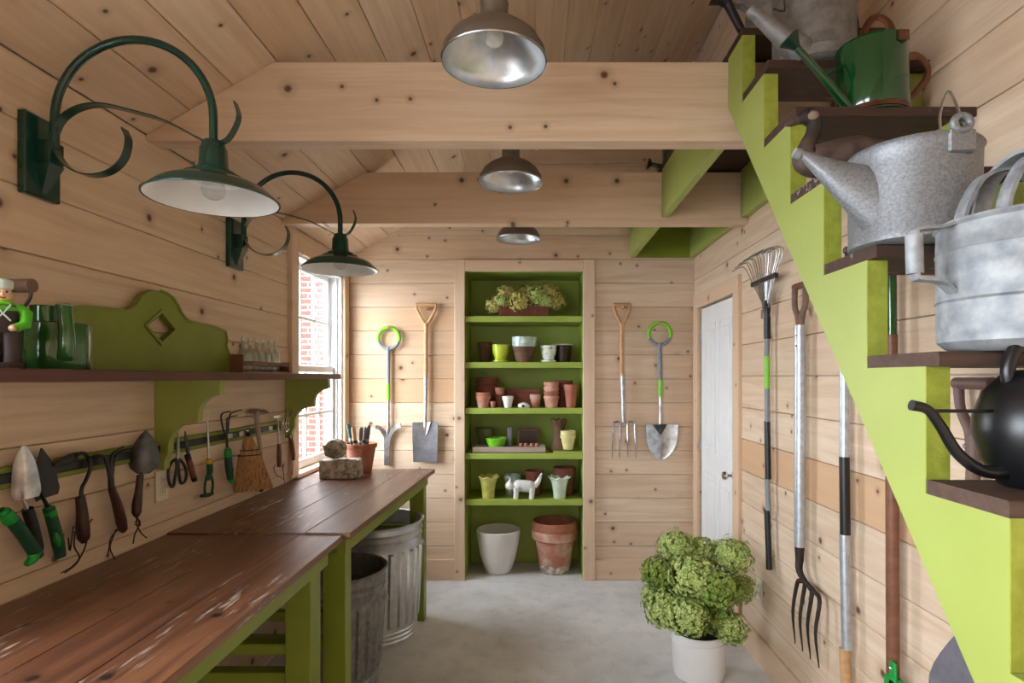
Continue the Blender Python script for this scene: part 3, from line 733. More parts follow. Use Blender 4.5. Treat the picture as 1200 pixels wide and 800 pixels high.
MB().lathe([(.021,.188),(.0225,.190),(.0235,.205),(.020,.210),(.004,.212)], 20).build('hat', FIGWHITE, t, True)
MB().lathe([(.022,.152),(.024,.155),(.016,.164)], 18).build('neckerchief', LEAFGLAZE, t, True)
# short D-handled tool standing behind the figurine
t = thing('hand_fork', 'short tool with a worn wooden D grip standing behind the figurine', 'garden tool', (-1.333, 1.44, ZS))
MB().tube([(-.055,0,.212),(.06,0,.212)], [.0165,.0175], 14).build('grip', OLDWOOD, t, True)
MB().tube(smooth_pts([(-.052,0,.200),(-.048,0,.175),(-.02,0,.150),(0,0,.135),(.03,0,.150),(.053,0,.180),(.056,0,.210)], 5), .004, 8).build('yoke', DKSTEEL, t, True)
MB().tube([(0,0,.138),(0,0,.05)], [.008,.011], 12).build('shaft', DKSTEEL, t, True)
tn = MB()
for y in (-.022, 0, .022): tn.tube(smooth_pts([(0,0,.055),(0,y*.8,.044),(0,y,.028),(0,y,.001)], 4), .004, 8)
tn.build('prongs', DKSTEEL, t, True)

# ================================================================== tool rail and hand tools on the left wall
t = thing('tool_rail', 'green batten with black magnetic strip along the left wall', 'rail', (XL, 2.2, 1.26))
MB().bbox((XL+.0005, 1.20, 1.231), (XL+.016, 3.165, 1.291), .003).build('batten', GREENDK, t)
MB().bbox((XL+.015, 1.20, 1.247), (XL+.022, 3.14, 1.275), .002).build('magnetic_strip', BLACK, t)
for yy in (1.28, 2.62, 2.72, 3.02): MB().bbox((XL+.0215, yy-.02, 1.250), (XL+.024, yy+.02, 1.272), .001).build('strip_clip', STEEL, t)
NX = V((1,0,0))
GREYWOOD = wood('bleached_wood', S(180,164,150), S(170,150,134), S(150,130,116), S(120,100,90), rough=.7, knots=False)
def hand(name, lab, px, py, cat='hand tool'): return thing(name, lab, cat, onL(px, py, .034))
def hnd(mb, pts, radii, off=.036, n=12, sub=4):                       # turned or moulded handle along measured points
    p = smooth_pts([onL(x, y, off) for x, y in pts], sub); return mb.tube(p, interp(radii, len(p)), n)
def cord(t, lists, off=.034):
    m = MB()
    for l in lists: m.tube(smooth_pts([onL(x, y, off) for x, y in l], 4), .0022, 6)
    m.build('leather_cord', LEATHER, t)
# weeder with bright green handle, head cut by the frame
t = hand('hand_weeder', 'weeder with two-tone green moulded handle at the near end of the rail', 10, 610)
hnd(MB(), [(-26,562),(-16,588),(-4,596),(4,601)], [.004,.004,.005,.006], .066).build('shank', BLACK, t)
hnd(MB(), [(4,600),(13,608),(28,627),(40,645),(44,652)], [.015,.016,.0155,.0165,.015], .068).build('handle', GRIPDARK, t)
hnd(MB(), [(1,598),(6,602),(13,610)], [.010,.0165,.017], .068).build('handle_collar', GRIPGREEN, t)
hnd(MB(), [(41,647),(38,655),(31,661)], [.0165,.013,.008], .068).build('handle_tip', GRIPGREEN, t)
# silver trowel
t = hand('trowel', 'bright steel trowel with black handle hung second from the near end', 30, 560, 'trowel')
MB().blade(onL(28,522,.05), onL(33,584,.05), [.004,.012,.018,.022,.025,.027,.029,.030,.031,.031,.026], V((.8,-.6,0)), -.5, .0025).build('blade', STEEL, t)
hnd(MB(), [(25,578),(28,588),(32,598)], [.005,.005,.006], .034).build('shank', STEEL, t)
hnd(MB(), [(32,596),(38,615),(44,640),(45,648)], [.014,.0145,.014,.010]).build('handle', BLACK, t)
# black trowel
t = hand('trowel', 'black pointed trowel with two-tone green handle', 52, 560, 'trowel')
MB().blade(onL(48,525,.026), onL(53,583,.026), [.002,.012,.022,.030,.035,.038,.040,.043,.036], NX, .12, .0025).build('blade', BLACK, t)
hnd(MB(), [(48,578),(52,586),(57,596)], [.005,.005,.006], .032).build('shank', BLACK, t)
hnd(MB(), [(57,595),(62,612),(68,636),(71,652)], [.015,.0155,.016,.014]).build('handle', GRIPDARK, t)
hnd(MB(), [(56,594),(58,598),(60,604)], [.010,.0158,.0158]).build('handle_collar', GRIPGREEN, t)
hnd(MB(), [(65,624),(67,632),(69,640)], [.004,.009,.004], .046).build('thumb_inlay', GRIPGREEN, t)
# hook hoe
t = hand('hand_hoe', 'black hooked hand hoe with dark turned handle and leather cord', 97, 580)
MB().blade(onL(63,545,.036), onL(90,533,.036), [.004,.013,.015,.010], NX, .25, .003).build('blade', BLACK, t)
hnd(MB(), [(88,534),(97,531),(104,537),(106,548),(101,562),(96,572),(95,584)], [.006,.006,.006,.0055,.0055,.0055,.006], .038, 10).build('shank', BLACK, t)
hnd(MB(), [(94,582),(96,600),(97,618),(98,630),(98,636)], [.013,.0155,.0185,.017,.007]).build('handle', DARKHANDLE, t)
cord(t, [[(86,616),(82,645),(80,630)],[(88,622),(87,640),(93,653),(84,664),(72,671)],[(104,622),(100,640),(94,653),(88,662),(76,671)],[(88,618),(97,621),(108,608)]], .046)
# three-prong claw
t = hand('hand_cultivator', 'three-pronged black claw with dark turned handle and tied cord', 136, 570)
m = MB()
for l in ([(129,560),(126,545),(122,535),(113,533),(104,536)], [(130,558),(130,540),(134,530),(145,523)], [(131,556),(134,538),(143,528),(155,525)]): hnd(m, l, [.0065,.0055,.005,.003], .056, 8)
m.build('prongs', BLACK, t)
hnd(MB(), [(130,545),(130,560),(131,575)], [.0085,.009,.010], .036).build('ferrule', BLACK, t)
hnd(MB(), [(131,573),(137,590),(142,610),(144,620),(144,624)], [.011,.0145,.0165,.014,.005]).build('handle', DARKHANDLE, t)
cord(t, [[(131,572),(133,576),(136,571)],[(140,618),(130,630),(128,641),(126,652)],[(136,620),(129,640),(132,650),(135,655)]], .046)
# dark pointed trowel
t = hand('trowel', 'tarnished pointed trowel with dark turned handle beside the bracket', 168, 540, 'trowel')
MB().blade(onL(171,504,.055), onL(168,555,.055), [.002,.016,.026,.034,.040,.044,.046,.045,.038,.018], V((.55,-.83,0)), -.3, .0025).build('blade', DKSTEEL, t)
hnd(MB(), [(168,538),(167,550),(165,558)], [.005,.005,.006], .05).build('shank', DKSTEEL, t)
hnd(MB(), [(164.5,556),(162.5,575),(160.5,590),(160,600),(160,606)], [.011,.012,.0155,.015,.006], .05).build('handle', DARKHANDLE, t)
cord(t, [[(160,604),(163,614),(158,626),(156,637)],[(160,606),(161,616),(166,625),(172,630)],[(158,612),(163,609),(164,616),(158,614)]], .05)
# snips
t = hand('garden_snips', 'steel snips with black looped handles', 208, 540)
MB().blade(onL(208,507,.03), onL(208,542,.03), [.001,.006,.008,.010,.011], NX, 0, .004).build('blades', STEEL, t)
m = MB()
for l in ([(206,538),(199,545),(197,556),(199,567),(203,570),(205,560),(207,548)], [(210,538),(216,545),(218.5,554),(217,563),(212,566),(210,556),(209,546)]): m.tube(smooth_pts([onL(x, y, .032) for x, y in l], 4, True), .0055, 8, True)
m.build('handles', BLACK, t)
# folding knife
t = hand('pruning_knife', 'pruning knife with brown wooden handle beside the snips', 221, 540)
MB().blade(onL(216.5,505,.03), onL(220.5,537,.03), [.001,.007,.009,.009,.008], NX, 0, .003).build('blade', DKSTEEL, t)
hnd(MB(), [(220,535),(223,545),(226,556),(228,562)], [.010,.012,.0115,.010], .032).build('handle', REDHANDLE, t)
hnd(MB(), [(219.5,533),(221,538)], [.0115,.012], .032, sub=2).build('bolster', BLACK, t)
hnd(MB(), [(226.8,558),(228.3,563)], [.0118,.011], .032, sub=2).build('end_cap', BLACK, t)
# long weeder
t = hand('hand_weeder', 'slim weeder with yellow collar and open dark green handle', 244, 540)
hnd(MB(), [(243,484),(243.5,510),(245,541)], [.0015,.005,.0045], .030).build('blade', STEEL, t)
hnd(MB(), [(244.5,538),(245.5,544)], [.0125,.013], .032, sub=2).build('collar', YELLOW, t)
hnd(MB(), [(245.5,543),(246,552),(243,562)], [.0125,.0125,.009], .034).build('handle', GRIPDARK, t)
m = MB(); hnd(m, [(243,556),(240.5,566),(240,576),(241,580)], [.005,.005,.005,.006], .034); hnd(m, [(247,555),(249.5,566),(248.5,576),(246,580)], [.005,.005,.005,.006], .034); hnd(m, [(249,578),(243,580),(236,581)], [.007,.009,.007], .034); m.build('grip_loop', GRIPDARK, t)
# cultivator
t = hand('hand_cultivator', 'three-tined black cultivator with two-tone green handle', 267, 530)
m = MB()
for l in ([(264.5,512),(261,500),(259,488),(262,483.5),(270,482)], [(266,510),(266,494),(268,489),(278,487)], [(267,508),(268.5,492),(271,484),(283,480)]): hnd(m, l, [.0035,.0035,.0035,.003], .034, 8)
hnd(m, [(265.5,508),(266,518),(266.5,527)], [.005,.005,.006], .034); m.build('tines', BLACK, t)
hnd(MB(), [(267,526),(267.5,540),(269,552),(270,561)], [.014,.0155,.0165,.014], .036).build('handle', GRIPDARK, t)
hnd(MB(), [(266.8,524.5),(267,529),(267.3,535)], [.010,.0165,.0155], .036).build('handle_collar', GRIPGREEN, t)
hnd(MB(), [(270,558),(271,563),(275,563)], [.014,.012,.007], .036).build('handle_tip', GRIPGREEN, t)
# grey wooden hand rake behind the broom
t = hand('hand_rake', 'weathered grey hand rake with bent head partly behind the whisk broom', 304, 500)
hnd(MB(), [(300,482),(302,500),(304,518),(306,535)], [.013,.012,.010,.008], .040).build('handle', GREYWOOD, t)
MB().strip(smooth_pts([onL(x, y, .045) for x, y in ((294,484),(298,480),(304,479.5),(310,483))], 4), .05, .006, (1,0,0)).build('rake_head', GREYWOOD, t)
m = MB()
for x, y in ((294,484),(297,481),(300.5,480)): hnd(m, [(x,y),(x+1,y+3),(x+3,y+6)], [.003,.003,.002], .04, 6)
m.build('teeth', GREYWOOD, t)
# whisk broom
t = hand('whisk_broom', 'straw whisk broom with two dark stitched bands', 297, 540, 'broom')
WD = V((.80,.60,0)); DD = V((-.60,.80,0)); BO = .082
def frust(mb, c0, c1, w0, w1, d0, d1, n=26):
    c0, c1 = V(c0), V(c1); vs = []
    for (c, w_, d_) in ((c0, w0, d0), (c1, w1, d1)):
        for k in range(n):
            a = 2*math.pi*k/n; vs.append(c+DD*(d_*math.cos(a))+WD*(w_*math.sin(a)))
    return mb.add(vs, [(k, (k+1)%n, (k+1)%n+n, k+n) for k in range(n)]+[tuple(range(n)), tuple(range(n, 2*n))], True)
p0, p1, p2 = onL(291,511,BO), onL(293,534,BO), onL(297.5,573,BO)
frust(MB(), p0, p1, .018, .046, .014, .017).build('broom_shoulder', STRAW, t)
br = MB(); frust(br, p1, p1.lerp(p2, .93), .040, .068, .012, .012)
for k in range(260):
    a = 2*math.pi*k/260; r = .9+.14*random.random()
    s_ = p1+DD*(.016*r*math.cos(a))+WD*(.046*r*math.sin(a))+V((0,0,.004)); e_ = p2+DD*(.018*r*math.cos(a))+WD*(.082*r*math.sin(a))+V((0,0,(random.random()-.5)*.016))
    br.tube([s_, e_], .0019+.0012*random.random(), 4)
tag(br.build('bristles', STRAW, t), None, None, None, 'stuff')
for py, ww in ((527,.041), (533,.048)):
    c = onL(292.6, py, BO); MB().tube([c+DD*(.0175*math.cos(2*math.pi*k/24))+WD*(ww*math.sin(2*math.pi*k/24)) for k in range(24)], .0028, 6, True).build('stitched_band', BLACK, t)
hnd(MB(), [(290,503),(291,508),(292,514)], [.012,.011,.013], BO).build('bound_neck', BLACK, t)
MB().ball(onL(290,504.5,BO+.004), .008, 10, 8).build('hanging_ring', CHROME, t)
# round knob of a tool hanging behind the broom
t = hand('plumb_bob', 'small dark round weight hanging behind the broom bristles', 306, 572)
MB().ball(onL(306,573,.022), .014, 14, 10).build('weight', DARKHANDLE, t)
hnd(MB(), [(304,512),(305,540),(306,569)], [.0012,.0012,.0012], .022, 6).build('string', LEATHER, t)
# small hoe with cord loop
t = hand('hand_hoe', 'small steel hoe with slim brown handle and black cord loop', 327, 510)
hnd(MB(), [(325,488),(326,500),(326.5,512),(326.8,522)], [.005,.0045,.004,.005], .032).build('shank', STEEL, t)
MB().blade(onL(320,489,.034), onL(328,487,.034), [.006,.008,.008,.006], NX, 0, .003).build('blade', STEEL, t)
hnd(MB(), [(327,520),(327.2,530),(327.2,540),(327.2,547)], [.010,.0125,.013,.010], .034).build('handle', REDHANDLE, t)
m = MB(); m.tube(smooth_pts([onL(x, y, .034) for x, y in ((323,544),(321,549),(324,556),(332,561))], 4), .002, 6); m.tube(smooth_pts([onL(x, y, .034) for x, y in ((330.5,545),(332,552),(333,562),(334,565))], 4), .002, 6); m.build('cord_loop', BLACK, t)
# bright fork
t = hand('hand_fork', 'bright steel fork with brown handle next to the window casing', 338, 500)
m = MB()
for dx in (0, 3, 6): hnd(m, [(333+dx,503),(331.5+dx,496),(333.5+dx*1.1,487),(336.5+dx*1.1,477)], [.0035,.0032,.003,.0015], .040, 8)
hnd(m, [(333,503),(335.5,505.5),(339,503)], [.0035,.0045,.0035], .040, 8); hnd(m, [(336,505),(338,509),(341,513)], [.004,.004,.005], .038, 8); m.build('prongs', CHROME, t)
hnd(MB(), [(341,511),(342,521),(343.5,532),(344,539)], [.010,.0125,.0125,.009], .036).build('handle', REDHANDLE, t)
hnd(MB(), [(344,538),(343,548),(342,556)], [.0015,.0015,.003], .034, 6).build('cord_loop', BLACK, t)
# ================================================================== long tools on the back wall
YT = YB-.035
def bp(px, py, off=.03): return onB(px, py, off)
def btool(name, lab, px): return thing(name, lab, 'garden tool', bp(px, 545))
BN = V((0,-1,0))
def ringgrip(t, cx, cy, r, grip0, grip1, low=GREYPLAS):
    c = bp(cx, cy); MB().tube(arc(c, r, grip0, grip1, 20), .0145, 12).build('ring_grip', LIMEGRIP, t)
    MB().tube(arc(c, r, grip1, grip0+360, 12), .0135, 12).build('ring_base', low, t)
def bt(pts, r, n=12, off=.03): return MB().tube([bp(x, y, off) for x, y in pts], r, n)
def peg(px, py, lab):
    t = thing('wall_peg', lab, 'peg', onB(px, py, 0)); MB().tube([onB(px, py, 0), onB(px, py-1.5, .06)], .011, 10).build('dowel', ASH, t)
# two-armed weeding fork
t = btool('weeding_fork', 'steel forked root cutter with lime ring grip on the back wall', 455)
ringgrip(t, 455.5, 396, .080, -18, 198)
bt([(455,406),(455,430),(455,450)], [.017,.015,.0145]).build('upper_shaft', GREYPLAS, t)
bt([(455,449),(455,468)], .0155).build('lime_sleeve', LIMEGRIP, t)
bt([(455,467),(455,503)], .0125).build('steel_shaft', STEEL, t)
m = MB()
m.strip(smooth_pts([bp(440,500,.05), bp(445,501,.045), bp(450,507,.035), bp(452.5,516,.03), bp(452.5,545,.03)], 5), .016, .030, BN)
m.strip(smooth_pts([bp(470,498,.05), bp(465,500,.045), bp(459,507,.035), bp(455,518,.03), bp(454,545,.03)], 5), .016, .030, BN)
m.build('fork_head', STEEL, t)
bt([(455,500),(454.5,508),(454,514)], [.016,.013,.006]).build('socket', STEEL, t)
def ygrip(t, top, cx, w, wood_end, mat=ASH):
    MB().tube([bp(cx-w, top+1.5), bp(cx+w, top+1.5)], .012, 10).build('grip', mat, t)
    m = MB(); m.tube(smooth_pts([bp(cx-w+1, top+1), bp(cx-w+1, top+7), bp(cx-w*.45, top+18), bp(cx, top+27)], 5), interp([.010,.011,.012,.0125], 16), 10)
    m.tube(smooth_pts([bp(cx+w-1, top+1), bp(cx+w-1, top+7), bp(cx+w*.45, top+18), bp(cx, top+27)], 5), interp([.010,.011,.012,.0125], 16), 10); m.build('handle_fork', mat, t)
    bt([(cx, top+23), (cx-.4, top+50), (cx-.3, wood_end)], [.0165,.0155,.016]).build('handle', mat, t)
# spade
t = btool('spade', 'spade with split ash handle and square steel blade on the back wall', 498.5)
ygrip(t, 355, 499.5, 12, 441)
bt([(499,439),(498.8,470),(498.5,500)], [.0165,.0135,.014]).build('steel_socket', STEEL, t)
m = MB(); m.blade(bp(498.5,494.5,.03), bp(498.5,541,.03), [.094,.096,.095,.093,.091,.088], BN, .10, .004)
m.build('blade', pm('spade_steel', S(150,152,158), .42, .7, S(124,126,132), 14), t)
MB().blade(bp(498.5,494.5,.036), bp(498.5,510,.036), [.040,.030,.018,.004], BN, .2, .004).build('strap', STEEL, t)
# fork
t = btool('garden_fork', 'four-tined steel fork with split ash handle on the back wall', 730)
ygrip(t, 355, 729, 10, 440)
bt([(729.2,438),(730,470),(730.5,494)], [.016,.013,.015]).build('steel_socket', STEEL, t)
m = MB()
for x0, x1 in ((718.5,717.5),(726.5,726),(735,736),(743.5,745.5)):
    m.tube(smooth_pts([bp(730.5+(x0-730.5)*.5,493.5), bp(x0,495.5), bp(x0,500), bp((x0+x1)/2,518,.04), bp(x1,536,.03)], 4), interp([.008,.008,.0075,.007,.003], 17), 8)
m.build('tines', STEEL, t)
# round shovel
t = btool('shovel', 'round-point steel shovel with lime ring grip on the back wall', 774)
ringgrip(t, 773, 391, .083, -22, 202, GREYPLAS)
bt([(773,402),(773.5,425),(774,446)], [.018,.016,.0155]).build('upper_shaft', GREYPLAS, t)
bt([(774,445),(774,464.5)], .0165).build('lime_sleeve', LIMEGRIP, t)
bt([(774,463),(774,503)], [.0125,.0135]).build('steel_shaft', STEEL, t)
MB().blade(bp(774.7,497,.03), bp(774.7,538,.03), [.120,.119,.117,.115,.110,.100,.084,.058,.02], BN, .22, .004).build('blade', STEEL, t)
MB().blade(bp(774.3,497,.055), bp(774.3,509,.035), [.045,.032,.018,.003], BN, .2, .004).build('frog', DKSTEEL, t)
for px, py, l in ((455.5,385,'small wooden peg inside the forked root cutter grip'), (500,362,'small wooden peg holding the spade handle'), (729.5,361,'small wooden peg holding the garden fork'), (773,379,'small wooden peg inside the shovel ring grip')): peg(px, py, l)

# ================================================================== pots and ornaments on the built-in shelves
Zs = {'A': SH[4], 'B': SH[3], 'C': SH[2], 'D': SH[1], 'E': SH[0], 'F': 0.0}
YSF, YSB = 4.385, 4.50
def geom(px0, px1, py0, Y, z):
    sc = F/Y; c = at((px0+px1)/2, 442, Y); top = E-(py0-CY)/F*Y
    return V((c.x, Y, z+.0005)), (px1-px0)/2/sc, top-z
def pot_profile(R, h, rb=.68, rim=.22, lip=.012, inner=True):
    r0 = R*rb; rw = R*.93; zr = h*(1-rim)
    rin = r0+(rw-r0)*.97
    p = [(r0*.97,0),(r0,h*.012),(rin*.985,zr),(R,zr+.001),(R,h-.003),(R-.003,h)]
    if inner: p += [(R-lip,h),(R-lip-.003,h*.85),(r0-lip*.6,h*.2),(.002,h*.18)]
    return p
def pot(name, lab, shelf, px0, px1, py0, mat, Y=YSF, rb=.68, rim=.24, cat='pot', prof=None, group=None):
    c, R, h = geom(px0, px1, py0, Y, Zs[shelf])
    t = thing(name, lab, cat, c, random.random()*6, group)
    p = prof(R, h) if prof else pot_profile(R, h, rb, rim, min(.012, R*.16))
    MB().lathe(p, 36, None, True, True).build('pot_body', mat, t, True)
    return t, R, h
def stack(name, lab, shelf, px0, px1, py0, mats, Y=YSF, rb=.7, n=2, rimh=.2):
    c, R, h = geom(px0, px1, py0, Y, Zs[shelf]); H = h*(1-rimh*(n-1))
    for k in range(n):
        tk = thing(name, lab[k], 'pot', c+V((0,0,h*rimh*k)), random.random()*6)
        MB().lathe(pot_profile(R*(1-.012*k), H-(.0005 if k else 0), rb, .26, min(.010, R*.15), k == n-1), 32, None, True, True).build('pot_body', mats[k % len(mats)], tk, True)
# hydrangea heads ------------------------------------------------
def head_mesh(name, R, nf, fs, mat, seed, flat=.85):
    rnd = random.Random(seed); m = MB(); m.ball((0,0,0), (R*.70,R*.70,R*.70*flat), 12, 8)
    for k in range(nf):
        z = 1-2*(k+.5)/nf; a = k*2.39996+rnd.random()*.3; r = math.sqrt(max(0, 1-z*z))
        d = V((r*math.cos(a), r*math.sin(a), z)); d = (d+V((rnd.gauss(0,.10), rnd.gauss(0,.10), rnd.gauss(0,.10)))).normalized()
        lump = 1+.10*math.sin(5*a+3*z)+rnd.gauss(0,.075)
        c = V((d.x*R*lump, d.y*R*lump, d.z*R*flat*lump)); u = d.orthogonal().normalized(); u = Matrix.Rotation(rnd.random()*6.28, 3, d) @ u; w = d.cross(u); s = fs*(.75+.5*rnd.random())
        for q in range(4):
            b = u*math.cos(q*math.pi/2)+w*math.sin(q*math.pi/2); e = u*math.cos(q*math.pi/2+.75)+w*math.sin(q*math.pi/2+.75); g = u*math.cos(q*math.pi/2-.75)+w*math.sin(q*math.pi/2-.75)
            lift = d*(s*(.0+.45*rnd.random()))
            i = len(m.v); m.v += [c, c+e*s*.62+lift*.4, c+b*s+lift, c+g*s*.62+lift*.4]; m.f += [(i,i+1,i+2),(i,i+2,i+3)]; m.sm += [False,False]
    return m
_hd = {}
def heads(t, lst, R0, nf, fs, mats):
    for k, (p, R) in enumerate(lst):
        key = (R0, k % 3, mats[k % len(mats)].name)
        if key not in _hd:
            o = head_mesh('flower_head', R0, nf, fs, mats[k % len(mats)], 11+k % 3).build('flower_head', mats[k % len(mats)], t, True); _hd[key] = o.data
        else:
            o = bpy.data.objects.new('flower_head', _hd[key]); col.objects.link(o); o.parent = t
        o.location = p; o.scale = (R/R0,)*3; o.rotation_euler = (random.random()*.6, random.random()*.6, random.random()*6.28); o['kind'] = 'stuff'
# shelf A: trough of dried hydrangeas
c = at(614, 442, 4.40); c.z = SH[4]+.0005
t = thing('trough_planter', 'ribbed terracotta trough of dried hydrangeas on the top shelf', 'planter', c)
w0, w1, d0, d1, hh = .185, .200, .058, .068, .112
def rect(w, d, z): return [(-w,-d,z),(w,-d,z),(w,d,z),(-w,d,z)]
MB().add(rect(w0,d0,0)+rect(w1,d1,hh)+rect(w1-.012,d1-.012,hh)+rect(w1-.02,d1-.02,hh-.02), [(3,2,1,0)]+[(i, (i+1)%4, (i+1)%4+4, i+4) for i in range(4)]+[(i+4, (i+1)%4+4, (i+1)%4+8, i+8) for i in range(4)]+[(i+8, (i+1)%4+8, (i+1)%4+12, i+12) for i in range(4)]+[(12,13,14,15)]).build('trough', TERRADK, t, True)
for k in range(17):
    x = -.185+.023125*k; xb = x*w0/w1
    MB().strip([V((xb,-d0-.003,.006)), V((x,-d1-.003,hh-.012))], .012, .006, (1,0,0)).build('rib', TERRADK, t, True)
hp = [((-.225,-.02,.09),.075),((-.135,-.03,.17),.08),((-.165,-.06,.12),.06),((-.03,-.075,.115),.09),((.055,-.01,.20),.06),((.10,-.06,.15),.085),((.19,-.01,.185),.085),((.245,-.02,.12),.075),((.17,-.075,.12),.06),((.0,0,.17),.08)]
heads(t, [(V(p), r*.95) for p, r in hp], .08, 230, .014, [PETALDRY, PETALDRY, PETAL])
# shelf B
pot('clay_pot', 'plain dark brown clay pot at the dim end of the second shelf', 'B', 560, 577, 401, BROWNPOT, YSB, .72, .25)
def footed(R, h): return [(R*.86,0),(R*.92,h*.03),(R*.90,h*.12),(R*.66,h*.16),(R*.72,h*.24),(R*.90,h*.55),(R*.985,h*.93),(R,h),(R*.92,h),(R*.88,h*.9),(R*.6,h*.3),(.002,h*.28)]
pot('glazed_pot', 'bright lime yellow glazed pot with attached saucer', 'B', 576.5, 597, 404, LIMEGLAZE, YSF, prof=footed)
def ribbed(R, h): return [(R*.66,0),(R*.70,h*.05),(R*.80,h*.30),(R*.83,h*.36),(R*.80,h*.40),(R*.90,h*.62),(R*.93,h*.68),(R*.90,h*.72),(R*.98,h*.9),(R,h),(R*.9,h),(R*.84,h*.8),(R*.6,h*.2),(.002,h*.18)]
pot('clay_pot', 'brown ribbed clay pot holding a pale speckled pot', 'B', 601, 627, 406.5, BROWNPOT, 4.375, prof=ribbed)
c, R, h = geom(600, 629, 395, 4.375, SH[3]); zz = (406.5-395)/F*4.375
t = thing('glazed_pot', 'pale speckled glazed pot nested in the brown ribbed pot', 'pot', c+V((0,0,h-zz-.03)))
MB().lathe([(R*.62,0),(R*.86,.03),(R*.97,.035),(R*.99,.06),(R,.085),(R*1.01,.104),(R*.95,.106),(R*.92,.09),(R*.5,.02),(.002,.018)], 36).build('pot_body', PALEGLAZE, t, True)
m = MB()
for k in range(28):
    a = 2*math.pi*k/28; m.ball((R*.985*math.cos(a), R*.985*math.sin(a), .05), .004, 6, 4)
m.build('beaded_band', PALEGLAZE, t, True)
t, R, h = pot('glazed_pot', 'white pot with green spots and little side lugs', 'B', 633, 652.5, 405, SPOTGLAZE, YSF, prof=footed)
for s in (-1, 1): MB().tube(arc((R*.97*s,0,h*.8), .010, -90, 90, 6, (s,0,0), (0,0,1)), .004, 6).build('lug', SPOTGLAZE, t, True)
t, R, h = pot('clay_pot', 'dark brown pot with a white rim behind the spotted pot', 'B', 647, 671, 404, DARKPOT, YSB, .8, .2)
MB().lathe([(R*.97,h-.008),(R*1.03,h-.004),(R*1.03,h+.004),(R*.9,h+.004),(R*.88,h-.004)], 36, None, False, False).build('rim', WHITEPOT, t, True)
# shelf C
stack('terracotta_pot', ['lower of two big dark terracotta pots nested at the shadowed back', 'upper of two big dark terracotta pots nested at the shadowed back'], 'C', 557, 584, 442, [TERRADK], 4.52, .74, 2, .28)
stack('terracotta_pot', ['lower chalky pot of the short pair at the front corner', 'upper pot of the short chalky pair at the front corner'], 'C', 557.5, 575, 459.5, [TERRAOLD, TERRA], 4.36, .72, 2, .22)
stack('terracotta_pot', ['bottom pot of the slim pair beside the white pot', 'top pot of the slim pair beside the white pot'], 'C', 580, 591.5, 454, [TERRADK, TERRAOLD], 4.42, .74, 2, .34)
pot('terracotta_pot', 'tiny orange terracotta pot at the shelf edge', 'C', 574.5, 581, 470, TERRA, 4.34, .74, .3)
pot('clay_pot', 'small chalk white pot in the middle of the terracotta', 'C', 588.5, 602, 464, WHITEPOT, 4.345, .6, .28)
c = at(611, 442, 4.52); c.z = SH[2]+.0005
t = thing('terracotta_trough', 'long dark terracotta trough behind the white pot', 'planter', c)
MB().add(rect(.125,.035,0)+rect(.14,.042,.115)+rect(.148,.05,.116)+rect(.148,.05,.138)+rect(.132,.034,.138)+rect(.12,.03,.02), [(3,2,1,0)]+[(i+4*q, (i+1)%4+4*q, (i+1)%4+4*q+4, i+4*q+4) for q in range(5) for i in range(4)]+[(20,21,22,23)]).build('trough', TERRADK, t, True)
c = at(614, 442, 4.345); c.z = SH[2]+.0005
t = thing('ceramic_turtle', 'tiny green and white ceramic turtle on the middle shelf', 'ornament', c)
MB().ball((0,0,.014), (.048,.034,.027), 20, 12).build('shell', SPOTGLAZE, t, True)
MB().ball((-.006,-.036,.014), (.012,.012,.011), 12, 8).build('head', DARKPOT, t, True)
for sx in (-1, 1):
    for sy_ in (-1, 1): MB().ball((.034*sx,.022*sy_,.005), (.013,.010,.005), 8, 6).build('foot', PALEGLAZE, t, True)
pot('terracotta_pot', 'small squat terracotta pot in front of the trough', 'C', 621, 634, 462, TERRAOLD, 4.40, .66, .36)
stack('terracotta_pot', ['lowest pot of the four-high chalky stack', 'second pot of the four-high chalky stack', 'third pot of the four-high chalky stack', 'topmost pot of the four-high chalky stack'], 'C', 637, 655.5, 447.5, [TERRAOLD, TERRA, TERRAOLD], 4.38, .74, 4, .18)
pot('terracotta_pot', 'wide terracotta pot half hidden behind the chalky stack', 'C', 645, 671, 445.5, TERRADK, 4.505, .7, .22)
pot('terracotta_pot', 'tall slender terracotta pot beside the chalky stack', 'C', 660.5, 677.5, 450.5, TERRA, 4.37, .66, .24)
# shelf D
c = at(597, 442, 4.395); c.z = SH[1]+.0005
t = thing('wooden_tray', 'long grey wooden tray on the lower shelf', 'tray', c)
TW, TD, TH = .278, .075, .046
MB().bbox((-TW,-TD,0), (TW,TD,.008), .001).build('tray_base', GREYWOOD, t, True)
for y in (-TD, TD-.008): MB().bbox((-TW,y,.0), (TW,y+.008,TH), .0015).build('tray_side', GREYWOOD, t, True)
for x in (-TW, TW-.008): MB().bbox((x,-TD+.008,.0), (x+.008,TD-.008,TH), .0015).build('tray_end', GREYWOOD, t, True)
pot('clay_pot', 'mossy grey green pot behind the wooden tray', 'D', 557, 578.5, 501, GREYGREEN, 4.565, .7, .2)
c, R, h = geom(569, 594, 513, 4.375, SH[1]+.0095)
t = thing('glazed_bowl', 'bright green glazed bowl sitting in the wooden tray', 'bowl', V((c.x, 4.395, SH[1]+.0095)))
R = min(R, .080)
def bowlw(i, a, r, z): return (r*(1+(.04*math.cos(6*a) if i in (3,4,5,6) else 0)), z)
MB().lathe([(.054,0),(.058,.02),(.064,.045),(R*.90,.062),(R*.95,.080),(R,.086),(R,.100),(R*.92,.100),(R*.6,.04),(.002,.036)], 36, None, True, True, bowlw).build('bowl_body', LEAFGLAZE, t, True)
c = at(597.3, 442, 4.385); 
